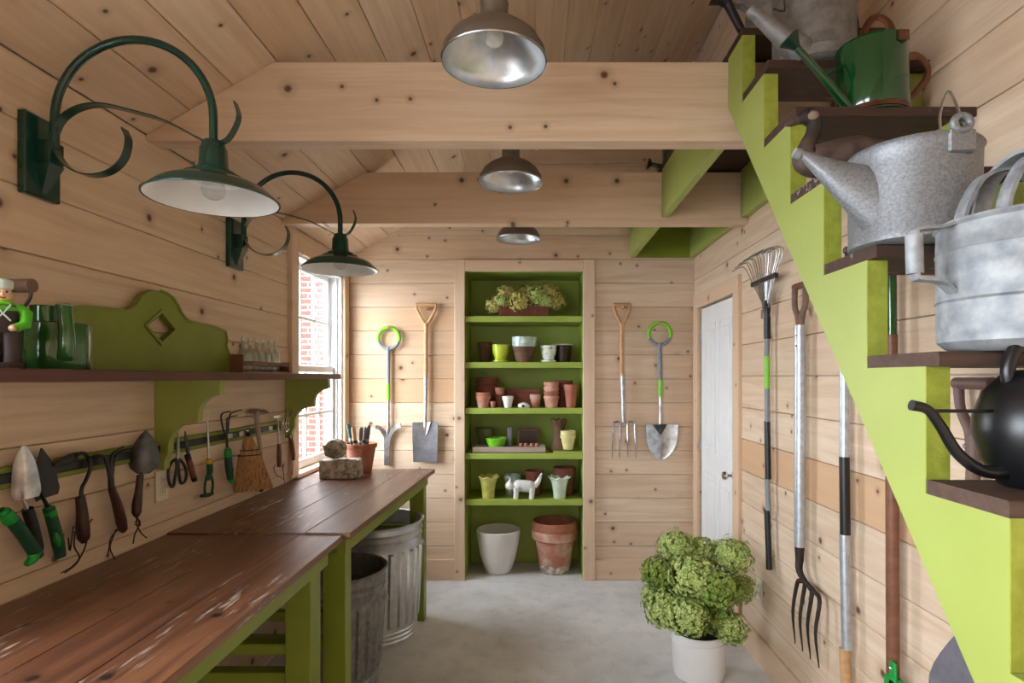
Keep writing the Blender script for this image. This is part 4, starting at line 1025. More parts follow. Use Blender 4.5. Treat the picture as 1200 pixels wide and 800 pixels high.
tag(MB().bbox((c.x-.017, 4.377, SH[1]+.0095), (c.x+.017, 4.386, SH[1]+.19), .003).build('slate_marker', SLATE), 'narrow upright grey slate marker in the wooden tray', 'marker')
c = at(619, 442, 4.50); t = thing('clay_tile', 'square dark brown clay tile standing on edge', 'tile', V((c.x, 4.50, SH[1]+.0005)))
MB().bbox((-.088,-.012,0), (.088,.012,.176), .01).build('tile_body', BROWNPOT, t, True)
MB().bbox((-.07,-.015,.02), (.07,-.011,.155), .002).build('tile_panel', DARKPOT, t, True)
for q, (x0, x1) in enumerate(((608.5,613),(614,618.5),(621,626),(627,632))):
    c = at((x0+x1)/2, 442, 4.36); R = (x1-x0)/2/F*4.36
    t = thing('terracotta_pot', 'thimble-sized terracotta pot in the wooden tray, '+('nearest the slate marker','second from the slate marker','second from the tray end','nearest the tray end')[q], 'pot', V((c.x, 4.36, SH[1]+.0095)), 0, 'thimble pots in the tray')
    MB().lathe(pot_profile(R, .062, .72, .3, .004), 18).build('pot_body', TERRA, t, True)
c, R, h = geom(645, 665, 490, 4.45, SH[1])
t = thing('chimney_pot', 'brown clay chimney-shaped pot with scalloped ends', 'pot', c)
def scal(i, a, r, z):
    if i in (0, 1, 10, 11): return (r, z+.010*abs(math.sin(4*a)) if i < 2 or i == 11 else z-.014*abs(math.sin(4*a)))
    return (r, z-.014*abs(math.sin(4*a))) if i in (8, 9) else (r, z)
MB().lathe([(R*1.05,0),(R*1.08,.006),(R*.95,.03),(R*.66,.08),(R*.56,.12),(R*.56,.15),(R*.72,.19),(R*.85,.215),(R*.95,h),(R*.9,h),(R*.66,.19),(R*.5,.12)], 40, None, False, True, scal).build('pot_body', BROWNPOT, t, True)
for k in range(8):
    a = math.pi*(k+.5)/4; MB().ball((R*.83*math.cos(a), R*.83*math.sin(a), h-.035), .007, 8, 6).build('hole_shade_bead', DARKPOT, t, True)  # dark beads stand in for the shade inside small holes
tag(MB().bbox((at(648,442,4.37).x, 4.318, SH[1]+.0005), (NX1-.004, 4.42, SH[1]+.012), .002).build('green_board', NICHE), 'thin loose green board under the cream pots', 'board')
c, R, h = geom(656.5, 675, 506, 4.365, SH[1]+.012)
for k in range(2):
    t = thing('clay_pot', ('lower crackled cream pot on the thin green board', 'upper cream pot nested in the crackled one')[k], 'pot', c+V((0,0,.012+.028*k)))
    MB().lathe(pot_profile(R*(1-.05*k), h-.030, .62, .24, .010, k == 1), 32).build('pot_body', CREAM, t, True)
# shelf E
def ruffle(R, h, mat, lab, px0, px1, py0):
    c, R, h = geom(px0, px1, py0, 4.37, SH[0]); t = thing('ruffled_vase', lab, 'vase', c)
    def wob(i, a, r, z):
        k = {5:.4, 6:1, 7:1, 8:.6}.get(i, 0); f = math.cos(8*a); return (r*(1+.05*k*f), z+.0065*k*f)
    MB().lathe([(R*.52,0),(R*.55,.006),(R*.58,h*.3),(R*.66,h*.6),(R*.72,h*.75),(R*.84,h*.9),(R*.97,h*.96),(R*.95,h*.985),(R*.8,h*.9),(R*.6,h*.6),(R*.5,h*.1),(.002,h*.09)], 70, None, True, True, wob).build('vase_body', mat, t, True)
ruffle(0, 0, YELGLAZE, 'yellow vase with ruffled rim on the lowest shelf', 559, 585.5, 557)
ruffle(0, 0, MINT, 'pale mint vase with ruffled rim on the lowest shelf', 642.5, 669, 558)
pot('clay_pot', 'pale grey pot behind the ceramic cat', 'E', 590, 610.5, 556, PALEGLAZE, 4.51, .75, .2)
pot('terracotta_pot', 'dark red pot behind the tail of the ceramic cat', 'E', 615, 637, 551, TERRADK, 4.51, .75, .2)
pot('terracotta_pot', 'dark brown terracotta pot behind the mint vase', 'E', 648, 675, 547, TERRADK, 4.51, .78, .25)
c = at(614, 442, 4.365); c.z = SH[0]+.0005
t = thing('ceramic_cat', 'white ceramic cat figurine with blue patches and raised tail', 'figurine', c)
m = MB()
bp_ = smooth_pts([(-.085,0,.085),(-.05,0,.095),(0,0,.092),(.05,0,.090),(.085,0,.088)], 4); m.tube(bp_, interp([.030,.046,.048,.046,.030], len(bp_)), 18)
for x in (-.058, .062):
    for y in (-.026, .026): m.tube([(x,y,.085),(x,y,.04),(x-.004,y,.0)], [.026,.020,.019], 12)
m.ball((-.105,-.008,.098), (.040,.042,.036), 18, 12)
for y in (-.028, .016): m.lathe([(.015,0),(.010,.014),(.002,.028)], 10, Matrix.Translation((-.105,y,.124)))
tp = smooth_pts([(.080,0,.095),(.105,0,.120),(.120,0,.150),(.138,0,.192)], 4); m.tube(tp, interp([.026,.021,.016,.006], len(tp)), 12)
m.build('cat_body', CATGLAZE, t, True)
for y in (-.022, .004): MB().ball((-.137,y,.104), .005, 8, 6).build('eye', BLACK, t, True)
MB().ball((-.146,-.009,.094), (.005,.006,.004), 8, 6).build('nose', TERRA, t, True)
# niche floor
c, R, h = geom(558.5, 609.5, 626, 4.50, 0)
t = thing('stoneware_pot', 'large white stoneware pot on the floor of the niche', 'pot', V((c.x, 4.50, .0005)))
R = .172; h = .33
MB().lathe([(R*.50,0),(R*.58,.006),(R*.70,.06),(R*.84,.14),(R*.95,.24),(R,.31),(R,.33),(R*.95,.335),(R*.93,.31),(R*.8,.15),(R*.5,.04),(.002,.036)], 44).build('pot_body', WHITEPOT, t, True)
c = at(650, 442, 4.51)
t = thing('terracotta_pot', 'large chalky terracotta pot with crusted base on the niche floor', 'pot', V((c.x, 4.51, .0005)))
R = .180
MB().lathe([(R*.62,0),(R*.64,.004),(R*.86,.255),(R*.96,.26),(R*1.0,.268),(R,.325),(R*.97,.33),(R*.9,.33),(R*.86,.3),(R*.6,.05),(.002,.045)], 44).build('pot_body', TERRAOLD, t, True)
MB().lathe([(R*.625,.001),(R*.655,.008),(R*.70,.055),(R*.69,.065),(R*.64,.062)], 44, None, False, False, lambda i, a, r, z: (r*(1+.012*math.sin(9*a)), z+(.012*math.sin(5*a)+.008*math.sin(13*a) if i > 1 else 0))).build('lime_crust', STONE, t, True)
t = thing('terracotta_pot', 'clean orange terracotta pot nested in the crusted one', 'pot', V((c.x, 4.51, .05)))
MB().lathe([(R*.55,0),(R*.78,.25),(R*.86,.279),(R*.97,.282),(R*.985,.29),(R*.985,.345),(R*.96,.35),(R*.90,.35),(R*.86,.31),(R*.6,.06),(.002,.055)], 44).build('pot_body', TERRA, t, True)

# ================================================================== on the benches
ZB2 = HB+.0065
c = at(423, 442, 3.60); 
t = thing('clay_pot', 'terracotta pot of tools at the far end of the bench', 'pot', V((c.x, 3.60, ZB2)))
PR, PH = .100, .185
MB().lathe([(PR*.64,0),(PR*.66,.004),(PR*.90,.155),(PR*.99,.158),(PR,.182),(PR*.97,.185),(PR*.90,.185),(PR*.86,.15),(PR*.6,.02),(.002,.018)], 36).build('pot_body', TERRA, t, True)
for k, (x, y, tx, ty, h, r, mat, lab) in enumerate(((-.045,-.02,-.075,-.02,.305,.011,TEALWRAP,'teal wrapped stick handle leaning out of the terracotta pot'), (-.018,-.03,-.04,-.03,.285,.013,ASH,'pale wooden handle with a hole in the terracotta pot'), (.0,-.01,.006,-.01,.285,.014,OLDWOOD,'brown wooden handle upright in the terracotta pot'), (.022,-.03,.036,-.03,.290,.010,GREYPLAS,'grey plastic handle in the terracotta pot'), (.042,-.02,.058,-.02,.300,.012,SLATE,'dark grey marker at the window-far side of the terracotta pot'))):
    o = V((c.x, 3.60, ZB2)); a = o+V((x*.5, y, .03)); b = o+V((tx, ty, h))
    tt = thing('garden_stick', lab, 'hand tool', a)
    MB().tube([a, a.lerp(b,.5), a.lerp(b,.95), b], [r*.8, r, r*1.05, r*.6], 12).build('stick', mat, tt)
    MB().tube([a.lerp(b,.62), a.lerp(b,.68)], r*1.12, 12).build('band', BLACK if k % 2 else STEEL, tt)
m = MB(); c = at(400, 442, 3.42)
t = thing('stone_block', 'pale carved stone block on the bench by the window', 'stone', V((c.x, 3.42, ZB2)), math.radians(6))
MB().bbox((-.115,-.06,0), (.115,.06,.108), .006).build('block', STONE, t, True)
m = MB()
for k in range(16):
    a = k*2.4; r = .006+.0035*k; m.ball((.075+r*math.cos(a)*.8, -.062, .062+r*math.sin(a)*.9), (.017,.010,.016), 8, 6)
m.build('carved_flower', STONE, t, True)
c2 = at(393.5, 442, 3.42)
t = thing('stone_rose', 'round carved stone rose resting on the pale block', 'stone', V((c2.x, 3.415, ZB2+.109)), math.radians(10))
m = MB(); m.ball((0,0,.062), (.068,.05,.062), 22, 14)
for k in range(5):
    a0 = 40*k; m.tube(smooth_pts([V((r*math.cos(math.radians(a0+a)), -.047+.0009*a*.06-.004*k*0, .062+r*math.sin(math.radians(a0+a)))) for a, r in ((0,.052-.009*k),(40,.05-.009*k),(80,.048-.009*k),(120,.05-.009*k),(160,.052-.009*k))], 3), .008, 6)
m.tube([(-.06,-.03,.085),(-.045,-.046,.035),(0,-.05,.018),(.045,-.046,.04),(.06,-.03,.085)], .010, 8); m.build('rose', STONE, t, True)

# ================================================================== bins under the bench
def bin_(name, lab, c, rt, rb, h, ribs, mat, lid):
    t = thing(name, lab, 'bin', c)
    def rad(z): return rb+(rt-rb)*z/h
    prof = [(rb*.98,0),(rb,.004)]
    for z in (.02,.045,.07): prof += [(rad(z),z),(rad(z)+.006,z+.008),(rad(z),z+.016)]
    prof += [(rad(.11),.11),(rad(.12),.12),(rad(h-.16),h-.16),(rad(h-.15),h-.15)]
    lo, hi = len(prof)-3, len(prof)-2
    for z in (h-.10, h-.065): prof += [(rad(z),z),(rad(z)+.007,z+.009),(rad(z),z+.018)]
    prof += [(rad(h-.02),h-.02),(rt+.010,h-.012),(rt+.012,h-.004),(rt+.004,h),(rt-.006,h-.006),(rad(h-.2)-.006,h-.2),(rb-.006,.02),(.002,.018)]
    n = ribs*6
    def wob(i, a, r, z):
        if i in (lo, hi): return (r+(.013 if math.cos(ribs*a) > .2 else 0), z)
        return (r, z)
    MB().lathe(prof, n, None, True, True, wob if ribs else None).build('body', mat, t, True)
    for s in (-1, 1):
        a = math.radians(20+180*(s > 0)); d = V((math.cos(a), math.sin(a), 0)); tg = V((-d.y, d.x, 0)); R = rad(h-.14)+.012
        MB().tube(smooth_pts([d*(R-.006)+tg*.05+V((0,0,h-.14)), d*(R+.012)+tg*.045+V((0,0,h-.18)), d*(R+.012)-tg*.045+V((0,0,h-.18)), d*(R-.006)-tg*.05+V((0,0,h-.14))], 5), .004, 8).build('handle', STEEL, t, True)
bin_('trash_bin', 'large ribbed galvanised steel bin under the far bench', (-.953, 3.40, 0), .268, .232, .69, 26, CANZINC, None)
bin_('trash_bin', 'smaller dull galvanised bin in front of the ribbed one', (-.968, 2.80, 0), .222, .178, .60, 24, GALVDK, None)
# potted hydrangea on the floor
c = at(818.5, 442, 2.93); c.z = .0005
t = thing('potted_hydrangea', 'white bucket crowded with green hydrangea heads on the floor', 'plant', c)
MB().lathe([(.112,0),(.124,.008),(.130,.03),(.138,.22),(.140,.232),(.137,.236),(.130,.234),(.126,.05),(.002,.045)], 44).build('pot', BUCKET, t, True)
MB().lathe([(.1385,.19),(.141,.192),(.141,.198),(.139,.20)], 44, None, False, False).build('pot_rib', BUCKET, t, True)
MB().lathe([(.127,.20),(.002,.205)], 24).build('soil', SOIL, t, True)
m = MB()
def hp_(px, py, Y): return at(px, py, Y)-c
HH = [(hp_(792,640,2.98),.088), (hp_(773,672,2.90),.088), (hp_(780,712,2.80),.098), (hp_(812,675,2.78),.108), (hp_(806,722,2.70),.095), (hp_(840,690,2.72),.100), (hp_(856,652,2.93),.098), (hp_(855,735,2.80),.082), (hp_(822,648,3.02),.085), (hp_(838,720,2.84),.09), (hp_(866,690,2.98),.08), (hp_(800,692,3.05),.10), (hp_(770,700,3.02),.08)]
m = MB()
for (p, r) in HH: m.tube(smooth_pts([V((p.x*.15, p.y*.15, .2)), V((p.x*.6, p.y*.6, .2+(p.z-.2)*.7+.03)), p], 4), .0035, 6)
m.build('stems', LEAF, t, True)
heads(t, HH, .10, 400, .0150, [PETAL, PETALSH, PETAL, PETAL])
# ================================================================== long tools on the right wall
RN = V((-1,0,0))
def rp(px, py, off=.04): return onR(px, py, off)
def rtool(name, lab, px, py, cat='garden tool'): return thing(name, lab, cat, rp(px, py))
def rt(pts, r, off=.04, n=12): return MB().tube([rp(x, y, off) for x, y in pts], r, n)
# leaf rake
t = rtool('leaf_rake', 'wire leaf rake with lime sleeve hung by the door', 899, 560)
hb = rp(898.5, 372); Yh = hb.y; zt = rp(898.5, 300).z
m = MB()
for k in range(15):
    q = (k-7)/7; yt = Yh+.02+q*.235; zz = zt-.02*q*q+.008*(k % 2)
    root = V((XR-.045, Yh+q*.022, hb.z+.06)); mid = V((XR-.05, Yh+.01+q*.13, hb.z+.06+(zz-hb.z-.06)*.52))
    m.tube(smooth_pts([root, mid, V((XR-.05, yt, zz)), V((XR-.075, yt+.002, zz+.014)), V((XR-.125, yt+.004, zz-.012))], 4), .0022, 6)
m.build('tines', STEEL, t)
zc = hb.z+.06+(zt-hb.z-.06)*.52
MB().bbox((XR-.062, Yh-.14, zc-.012), (XR-.040, Yh+.16, zc+.012), .003).build('crossbar', DKSTEEL, t)
m = MB()
for q in (-1, -.4, .4, 1): m.tube([V((XR-.045, Yh+q*.012, hb.z+.0)), V((XR-.045, Yh+q*.09, zc))], .003, 6)
m.build('braces', STEEL, t)
rt([(899,372),(899,362),(898.5,352)], [.012,.017,.010], .045).build('ferrule', BLACK, t)
MB().bbox((XR-.066, Yh-.012, hb.z-.005), (XR-.052, Yh+.012, hb.z+.04), .002).build('clamp', CHROME, t)
rt([(899,371),(899,397)], .0165).build('neck', BLACK, t)
for (a, b, mt, r, nm) in ((396,418,GREYPLAS,.0125,'upper_pole'), (417,456,LIMEGRIP,.0135,'lime_sleeve'), (455,494,GREYPLAS,.0135,'middle_pole'), (493,561,BLACK,.0150,'upper_grip'), (560,598,GREYPLAS,.0135,'lower_pole'), (597,667,BLACK,.0150,'lower_grip')):
    rt([(899,a),(899.5+(b-500)*.012,b)], r).build(nm, mt, t)
# digging fork with metal tube handle
t = rtool('digging_fork', 'old fork with steel tube handle and rusted tines on the right wall', 937, 600)
rt([(937.5,381),(937.5,500),(937,640)], [.0235,.0235,.0225], .05, 18).build('tube_handle', ALU, t)
m = MB(); hc = rp(937.5, 381, .05)
def d3(dy, dz): return hc+V((0, dy, dz))
m.tube(smooth_pts([d3(.0,-.01), d3(.018,.04), d3(.048,.085), d3(.050,.155), d3(.040,.172)], 5), interp([.016,.014,.0125,.0125,.012], 21), 10)
m.tube(smooth_pts([d3(.0,-.01), d3(-.018,.04), d3(-.048,.085), d3(-.050,.155), d3(-.040,.172)], 5), interp([.016,.014,.0125,.0125,.012], 21), 10)
m.build('handle_yoke', OLDWOOD, t)
MB().tube([d3(-.050,.172), d3(.050,.172)], .0145, 12).build('grip', REDHANDLE, t)
for z in (-.045, -.09): MB().ball(hc+V((-.020,-.010,z)), .0045, 8, 6).build('rivet', DKSTEEL, t)
bc_ = rp(937, 640, .05)
MB().tube(smooth_pts([bc_+V((0,0,.02)), bc_+V((0,0,-.05)), bc_+V((-.01,-.02,-.10)), bc_+V((.0,-.062,-.14))], 4), interp([.021,.018,.014,.012], 13), 12).build('socket', RUST, t)
m = MB()
for k in range(4):
    y = .085-.066*k; s_ = bc_+V((0, -.062, -.135))
    m.tube(smooth_pts([s_, s_+V((0,y*.6,-.012)), s_+V((0,y,-.035)), s_+V((-.018,y*1.02,-.16)), s_+V((-.006,y*1.06,-.30))], 4), interp([.010,.0095,.009,.007,.0025], 17), 8)
m.build('tines', RUST, t)
# pole tools
t = rtool('pole_tool', 'white and black sectioned long pole tool on the right wall', 990, 600)
for (a, b, mt, r, nm) in ((405,536,ALU,.0165,'upper_pole'), (535,626,BLACK,.0185,'foam_grip'), (625,760,ALU,.0175,'lower_pole'), (759,832,ASH,.0190,'wooden_end')):
    rt([(989.5,a),(989.5+(b-535)*.012,b)], r, .045, 14).build(nm, mt, t)
t = rtool('bulb_planter', 'reddish wooden pole with green top and green steel foot', 1046, 640)
for (a, b, mt, r, nm) in ((300,393,CANOLIVE,.016,'green_top'), (392,560,REDHANDLE,.0175,'shaft'), (558,810,REDHANDLE,.0195,'lower_shaft')):
    rt([(1044.5+(a-300)*.004,a),(1044.5+(b-300)*.004,b)], r, .05, 14).build(nm, mt, t)
f = rp(1047, 775, .07); MB().bbox((f.x-.006, f.y-.016, f.z-.16), (f.x+.004, f.y+.016, f.z), .004).build('foot_strap', GRIPGREEN, t)
MB().bbox((f.x-.006, f.y-.016, f.z-.16), (f.x+.03, f.y+.045, f.z-.055), .006).build('foot_step', GRIPGREEN, t)
for z in (-.02, -.075): MB().ball((f.x-.008, f.y, f.z+z), .006, 8, 6).build('rivet', CHROME, t)
# spade with brown D grip, behind the kettle
t = rtool('spade', 'spade with brown D grip hanging behind the black kettle can', 1140, 600)
hc = rp(1141, 523, .05); PLUM = pm('brown_plastic', S(120,92,84), .5, 0, S(108,82,74), 12)
MB().tube([hc+V((0,.062,.165)), hc+V((0,-.062,.165))], .0165, 14).build('grip', PLUM, t)
m = MB()
for s in (1, -1): m.tube(smooth_pts([hc+V((0,0,-.01)), hc+V((0,.012*s,.04)), hc+V((0,.045*s,.095)), hc+V((0,.054*s,.16))], 5), interp([.018,.015,.0125,.0135], 16), 10)
m.build('handle_yoke', PLUM, t)
MB().tube([hc+V((0,0,.03)), hc+V((0,0,-.055))], [.019,.0185], 14).build('handle_socket', PLUM, t)
MB().ball(hc+V((-.017,.008,0)), .006, 8, 6).build('rivet', STEEL, t)
sb_ = V((hc.x, hc.y+.03, .83))
MB().tube([hc+V((0,0,-.05)), V((hc.x, hc.y+.015, 1.1)), sb_], [.0165,.017,.018], 14).build('shaft', OLDWOOD, t)
m = MB(); m.blade(V((hc.x-.005, sb_.y, .845)), V((hc.x-.005, sb_.y+.005, .47)), [.012,.040,.066,.088,.102,.104,.102,.096,.085,.06], RN, .15, .004); m.build('blade', SLATE, t)

# ================================================================== cans and ornaments on the treads
def tz(k): return sz(k)+.0265
# 1: black kettle-shaped can
c = V((.850, .945, tz(1)))
t = thing('kettle_can', 'round matte black watering kettle with long curved spout on the lowest visible tread', 'watering can', c)
MB().lathe([(.060,0),(.066,.003),(.092,.045),(.103,.090),(.102,.115),(.088,.160),(.062,.188),(.040,.196),(.036,.196),(.03,.185),(.002,.184)], 48).build('body', MATBLACK, t, True)
sp = smooth_pts([(-.075,-.005,.028),(-.115,-.008,.030),(-.155,-.008,.058),(-.185,-.008,.105),(-.205,-.008,.130),(-.232,-.008,.138)], 6)
MB().tube(sp, interp([.013,.010,.0095,.0085,.008,.009], len(sp)), 14).build('spout', MATBLACK, t, True)
MB().tube([(-.203,-.008,.128),(-.08,-.006,.128)], .003, 8).build('spout_brace', MATBLACK, t, True)
hp3 = smooth_pts([(-.062,0,.165),(-.066,0,.20),(-.045,0,.245),(0,0,.268),(.06,0,.255),(.10,0,.21),(.10,0,.15)], 6)
MB().tube(hp3, .0105, 14).build('handle', MATBLACK, t, True)
# 2: big weathered can
c = V((.884, 1.02, tz(2)))
t = thing('watering_can', 'largest weathered zinc can with tall strap handles above the black kettle', 'watering can', c); t.scale = (.907, .907, .89)
r2 = .152
MB().lathe([(.118,0),(.135,.006),(.150,.020),(r2,.034),(.150,.038),(r2,.050),(r2,.100),(r2+.003,.103),(r2,.106),(r2+.001,.20),(r2+.003,.203),(r2+.001,.206),(r2,.252),(r2+.006,.258),(r2+.004,.263),(r2-.005,.262),(r2-.01,.05),(.002,.045)], 56).build('body', GALVOLD, t, True)
MB().strip(smooth_pts([V((-r2,0,.258)), V((-r2-.03,-.006,.248)), V((-r2-.072,-.008,.244)), V((-r2-.082,-.008,.232)), V((-r2-.080,-.008,.155)), V((-r2-.070,-.008,.144)), V((-r2-.03,-.006,.140)), V((-r2+.002,0,.118))], 4), .026, .006, (0,1,0)).build('side_handle', GALVOLD, t, True)
MB().tube([(-r2-.081,-.008,.232),(-r2-.079,-.008,.155)], .0155, 14).build('handle_roll', GALVOLD, t, True)
for q, (yy, w_) in enumerate(((-.055,.03), (.055,.03))):
    MB().strip(smooth_pts([V((-.095,yy,.255)), V((-.090,yy,.30)), V((-.055,yy,.365)), V((0,yy,.385)), V((.055,yy,.365)), V((.09,yy,.30)), V((.095,yy,.255))], 6), w_, .008, (0,1,0)).build('top_handle', GALVOLD, t, True)
MB().strip(smooth_pts([V((-.03,-.09,.258)), V((-.026,-.088,.31)), V((-.018,-.07,.37)), V((-.01,0,.40)), V((-.018,.07,.37)), V((-.026,.088,.31)), V((-.03,.09,.258))], 6), .034, .008, (1,0,0)).build('top_handle', GALVOLD, t, True)
# 3: galvanised can with wide tapering spout
c = V((.806, 1.22, tz(3)))
t = thing('watering_can', 'grey galvanised can with wide wedge spout on the tread above the big one', 'watering can', c); t.scale = (.935, .935, .853)
r3 = .130
MB().lathe([(r3-.006,0),(r3,.004),(r3,.02),(r3-.001,.024),(r3,.19),(r3+.001,.225),(r3+.005,.230),(r3+.003,.235),(r3-.004,.234),(r3-.008,.03),(.002,.028)], 52).build('body', GALV, t, True)
a0, a1 = V((-.104,-.03,.004)), V((-.104,-.03,.205)); tip = V((-.262,-.012,.232))
vs = []
for (q, hw, lo, hi) in ((0, .036, V((-.100,-.03,.002)), V((-.110,-.03,.195))), (.5, .020, None, None), (1, .0095, tip+V((.004,0,-.012)), tip+V((-.002,0,.010)))):
    if lo is None: lo = V((-.100,-.03,.002)).lerp(tip+V((.004,0,-.012)), .5); hi = V((-.110,-.03,.195)).lerp(tip+V((-.002,0,.010)), .5)+V((0,0,-.004))
    cc = (lo+hi)/2; hh = (hi-lo)/2
    for k in range(16):
        a = 2*math.pi*k/16; vs.append(cc+hh*math.sin(a)+V((0,1,0))*hw*math.cos(a))
fs = [(i*16+k, i*16+(k+1)%16, (i+1)*16+(k+1)%16, (i+1)*16+k) for i in range(2) for k in range(16)]+[tuple(32+k for k in range(16))]
MB().add(vs, fs, True).build('spout', GALV, t, True)
MB().tube([tip+V((0,0,-.001)), tip+V((-.014,-.001,.004))], [.0125,.0115], 14).build('spout_tip', GALVOLD, t, True)
MB().tube(arc((.015,-r3-.003,.250), .017, 0, 360, 18)[:-1], .008, 10, True).build('bail_ring', GALV, t, True)
MB().bbox((-.012,-r3-.006,.185), (.045,-r3+.012,.238), .004).build('bail_plate', GALV, t, True)
MB().tube(smooth_pts([(.015,-r3-.003,.245),(.022,-.11,.30),(.018,-.09,.345),(-.006,-.10,.29),(-.016,-.115,.232)], 5), .0028, 8).build('bail_wire', STEEL, t, True)
MB().tube(smooth_pts([(.11,.04,.20),(.17,.06,.19),(.19,.06,.12),(.12,.05,.06)], 5), .008, 10).build('rear_handle', GALV, t, True)
# goose
c = V((.735, 1.455, tz(4)))
t = thing('goose_decoy', 'painted wooden goose decoy standing behind the wedge-spout can', 'figurine', c)
gp = smooth_pts([(.24,0,.060),(.18,0,.062),(.08,0,.058),(.0,0,.048),(-.045,0,.050),(-.042,0,.085),(-.026,0,.120),(-.024,0,.148),(-.042,0,.160),(-.066,0,.152)], 5)
g = MB(); g.tube(gp, interp([.006,.030,.052,.046,.034,.020,.0165,.0175,.0205,.010], len(gp)), 16); gb = g.build('body', GOOSE, t, True)
nk = smooth_pts([(-.038,0,.095),(-.026,0,.120),(-.024,0,.146),(-.042,0,.160),(-.068,0,.152)], 5); MB().tube(nk, interp([.0185,.0180,.0190,.0218,.0112], len(nk)), 16).build('painted_neck', GOOSEBLK, t, True)
MB().tube([(-.064,0,.152),(-.085,0,.144),(-.100,0,.138)], [.011,.009,.003], 10).build('bill', GOOSE, t, True)
MB().ball((-.034,-.014,.157), (.016,.010,.013), 12, 8).build('cheek_patch', pm('cheek', S(150,128,108), .7), t, True)
MB().ball((-.050,-.0195,.164), .0035, 8, 6).build('eye', BLACK, t, True)
# brush lying behind the wedge-spout can
c = at(995, 281, 1.40); c = V((.80, 1.385, tz(3)))
t = thing('scrub_brush', 'dark stiff scrub brush lying behind the wedge-spout can', 'brush', c, math.radians(35))
MB().bbox((-.07,-.02,.018), (.07,.02,.036), .005).build('brush_block', TREADW, t, True)
m = MB()
for i in range(14):
    for j in range(4): m.tube([(-.062+.0095*i,-.014+.0095*j,.019),(-.062+.0095*i,-.014+.0095*j,.0005)], .0022, 4)
tag(m.build('bristles', BLACK, t, True), None, None, None, 'stuff')
# 4: glossy green can with copper trim
c = V((.962, 1.632, tz(5)))
t = thing('watering_can', 'glossy green watering can with copper handles and copper base ring', 'watering can', c)
r4 = .094
MB().lathe([(r4-.002,0),(r4,.003),(r4-.001,.10),(r4-.004,.203),(r4-.001,.206),(r4-.004,.208),(r4-.008,.206),(r4-.008,.03),(.002,.025)], 48).build('body', CANGREEN, t, True)
MB().lathe([(r4+.0005,.002),(r4+.003,.004),(r4+.003,.016),(r4+.0005,.018)], 48, None, False, False).build('base_ring', COPPER, t, True)
sp = [V((-.075,-.035,.012)), V((-.16,-.045,.10)), V((-.236,-.05,.180))]; MB().tube(sp, [.014,.011,.009], 14).build('spout', CANGREEN, t, True)
d = (sp[2]-sp[1]).normalized(); MB().tube([sp[2], sp[2]+d*.012, sp[2]+d*.034, sp[2]+d*.038], [.010,.016,.031,.028], 18).build('rose', pm('dark_green_rose', S(8,50,34), .3), t, True)
MB().tube([(-.16,-.045,.105),(-.085,-.02,.15)], .005, 8).build('spout_brace', CANGREEN, t, True)
MB().tube(smooth_pts([(-.045,-.04,.200),(-.035,-.03,.245),(.0,-.02,.285),(.030,-.03,.262),(.035,-.05,.200)], 6), .0065, 10, sq=1.6).build('top_handle', COPPER, t, True)
MB().bbox((.018,-r4-.001,.180), (.050,-r4+.022,.207), .003).build('handle_plate', COPPER, t, True)
MB().tube(smooth_pts([(r4-.006,-.02,.172),(.125,-.01,.180),(.158,0,.160),(.160,0,.125),(.130,0,.085),(.098,-.01,.055)], 6), .0068, 10, sq=1.5).build('rear_handle', COPPER, t, True)
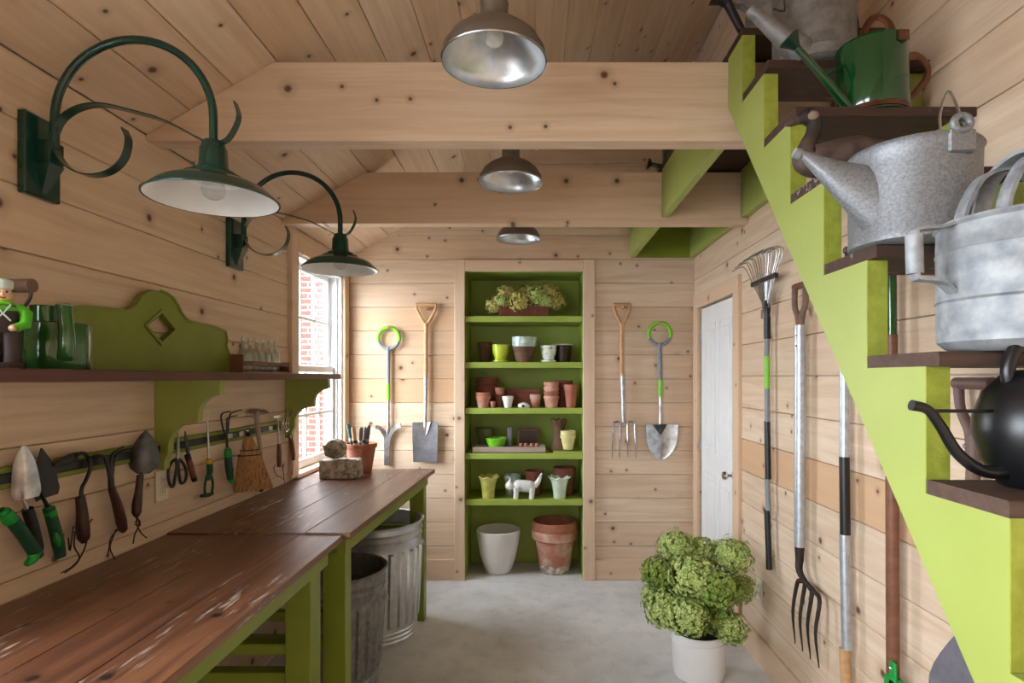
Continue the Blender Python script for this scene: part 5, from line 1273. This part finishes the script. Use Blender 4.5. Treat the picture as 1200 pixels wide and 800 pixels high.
# 5: old grey can higher up
c = V((.883, 1.812, tz(6)))
t = thing('watering_can', 'mottled old zinc can with bent spout near the top of the stairs', 'watering can', c)
r5 = .122
MB().lathe([(r5-.01,0),(r5,.005),(r5,.03),(r5+.002,.034),(r5,.038),(r5,.20),(r5-.002,.28),(r5+.004,.285),(r5-.006,.285),(r5-.01,.03),(.002,.028)], 44).build('body', GALVDK, t, True)
MB().tube([(-.070,-.07,.03),(-.14,-.088,.070),(-.228,-.095,.136)], [.044,.030,.017], 14).build('spout', GALVDK, t, True)
MB().tube([(-.222,-.095,.130),(-.240,-.097,.145)], [.020,.019], 14).build('spout_collar', GALVDK, t, True)
MB().tube(smooth_pts([(-.165,-.09,.15),(-.13,-.088,.145),(-.127,-.088,.185),(-.06,-.07,.235)], 3), .003, 8).build('wire_brace', DKSTEEL, t, True)
MB().tube(smooth_pts([(.10,.05,.26),(.15,.05,.25),(.165,.05,.15),(.115,.05,.08)], 5), .008, 10).build('rear_handle', DKSTEEL, t, True)
# landing: black-rosed can
c = V((.83, 2.03, tz(7)))
t = thing('watering_can', 'low grey can with black funnel rose at the landing edge', 'watering can', c)
MB().lathe([(.075,0),(.08,.004),(.08,.10),(.070,.125),(.05,.13),(.046,.12),(.002,.118)], 36).build('body', GALVDK, t, True)
MB().strip([V((-.06,-.03,.10)), V((-.11,-.04,.125)), V((-.165,-.045,.128))], .03, .05, (0,1,0)).build('spout_web', GALVDK, t, True)
MB().tube([(-.115,-.05,.012),(-.145,-.05,.070),(-.165,-.05,.110)], [.014,.015,.017], 12).build('spout', MATBLACK, t, True)
MB().tube([(-.160,-.05,.102),(-.175,-.05,.120),(-.196,-.05,.140),(-.200,-.05,.143)], [.016,.024,.044,.040], 18).build('rose', MATBLACK, t, True)
# landing: small green can behind the farther beam
c = V((.83, 3.33, tz(7)))
t = thing('watering_can', 'dark green can on the landing peeping past the joist', 'watering can', c)
MB().lathe([(.085,0),(.09,.004),(.09,.16),(.086,.165),(.08,.16),(.002,.03)], 32).build('body', CANGREEN, t, True)
MB().tube([(-.08,-.03,.02),(-.12,-.03,.03),(-.165,-.03,.04)], [.016,.013,.012], 12).build('spout', CANGREEN, t, True)
MB().tube([(-.160,-.03,.038),(-.172,-.03,.041),(-.185,-.03,.044)], [.014,.030,.033], 16).build('rose', CANGREEN, t, True)
MB().tube(smooth_pts([(-.05,0,.16),(-.04,0,.21),(0,0,.23),(.04,0,.21),(.05,0,.16)], 5), .006, 10).build('top_handle', LIMEGLAZE, t, True)
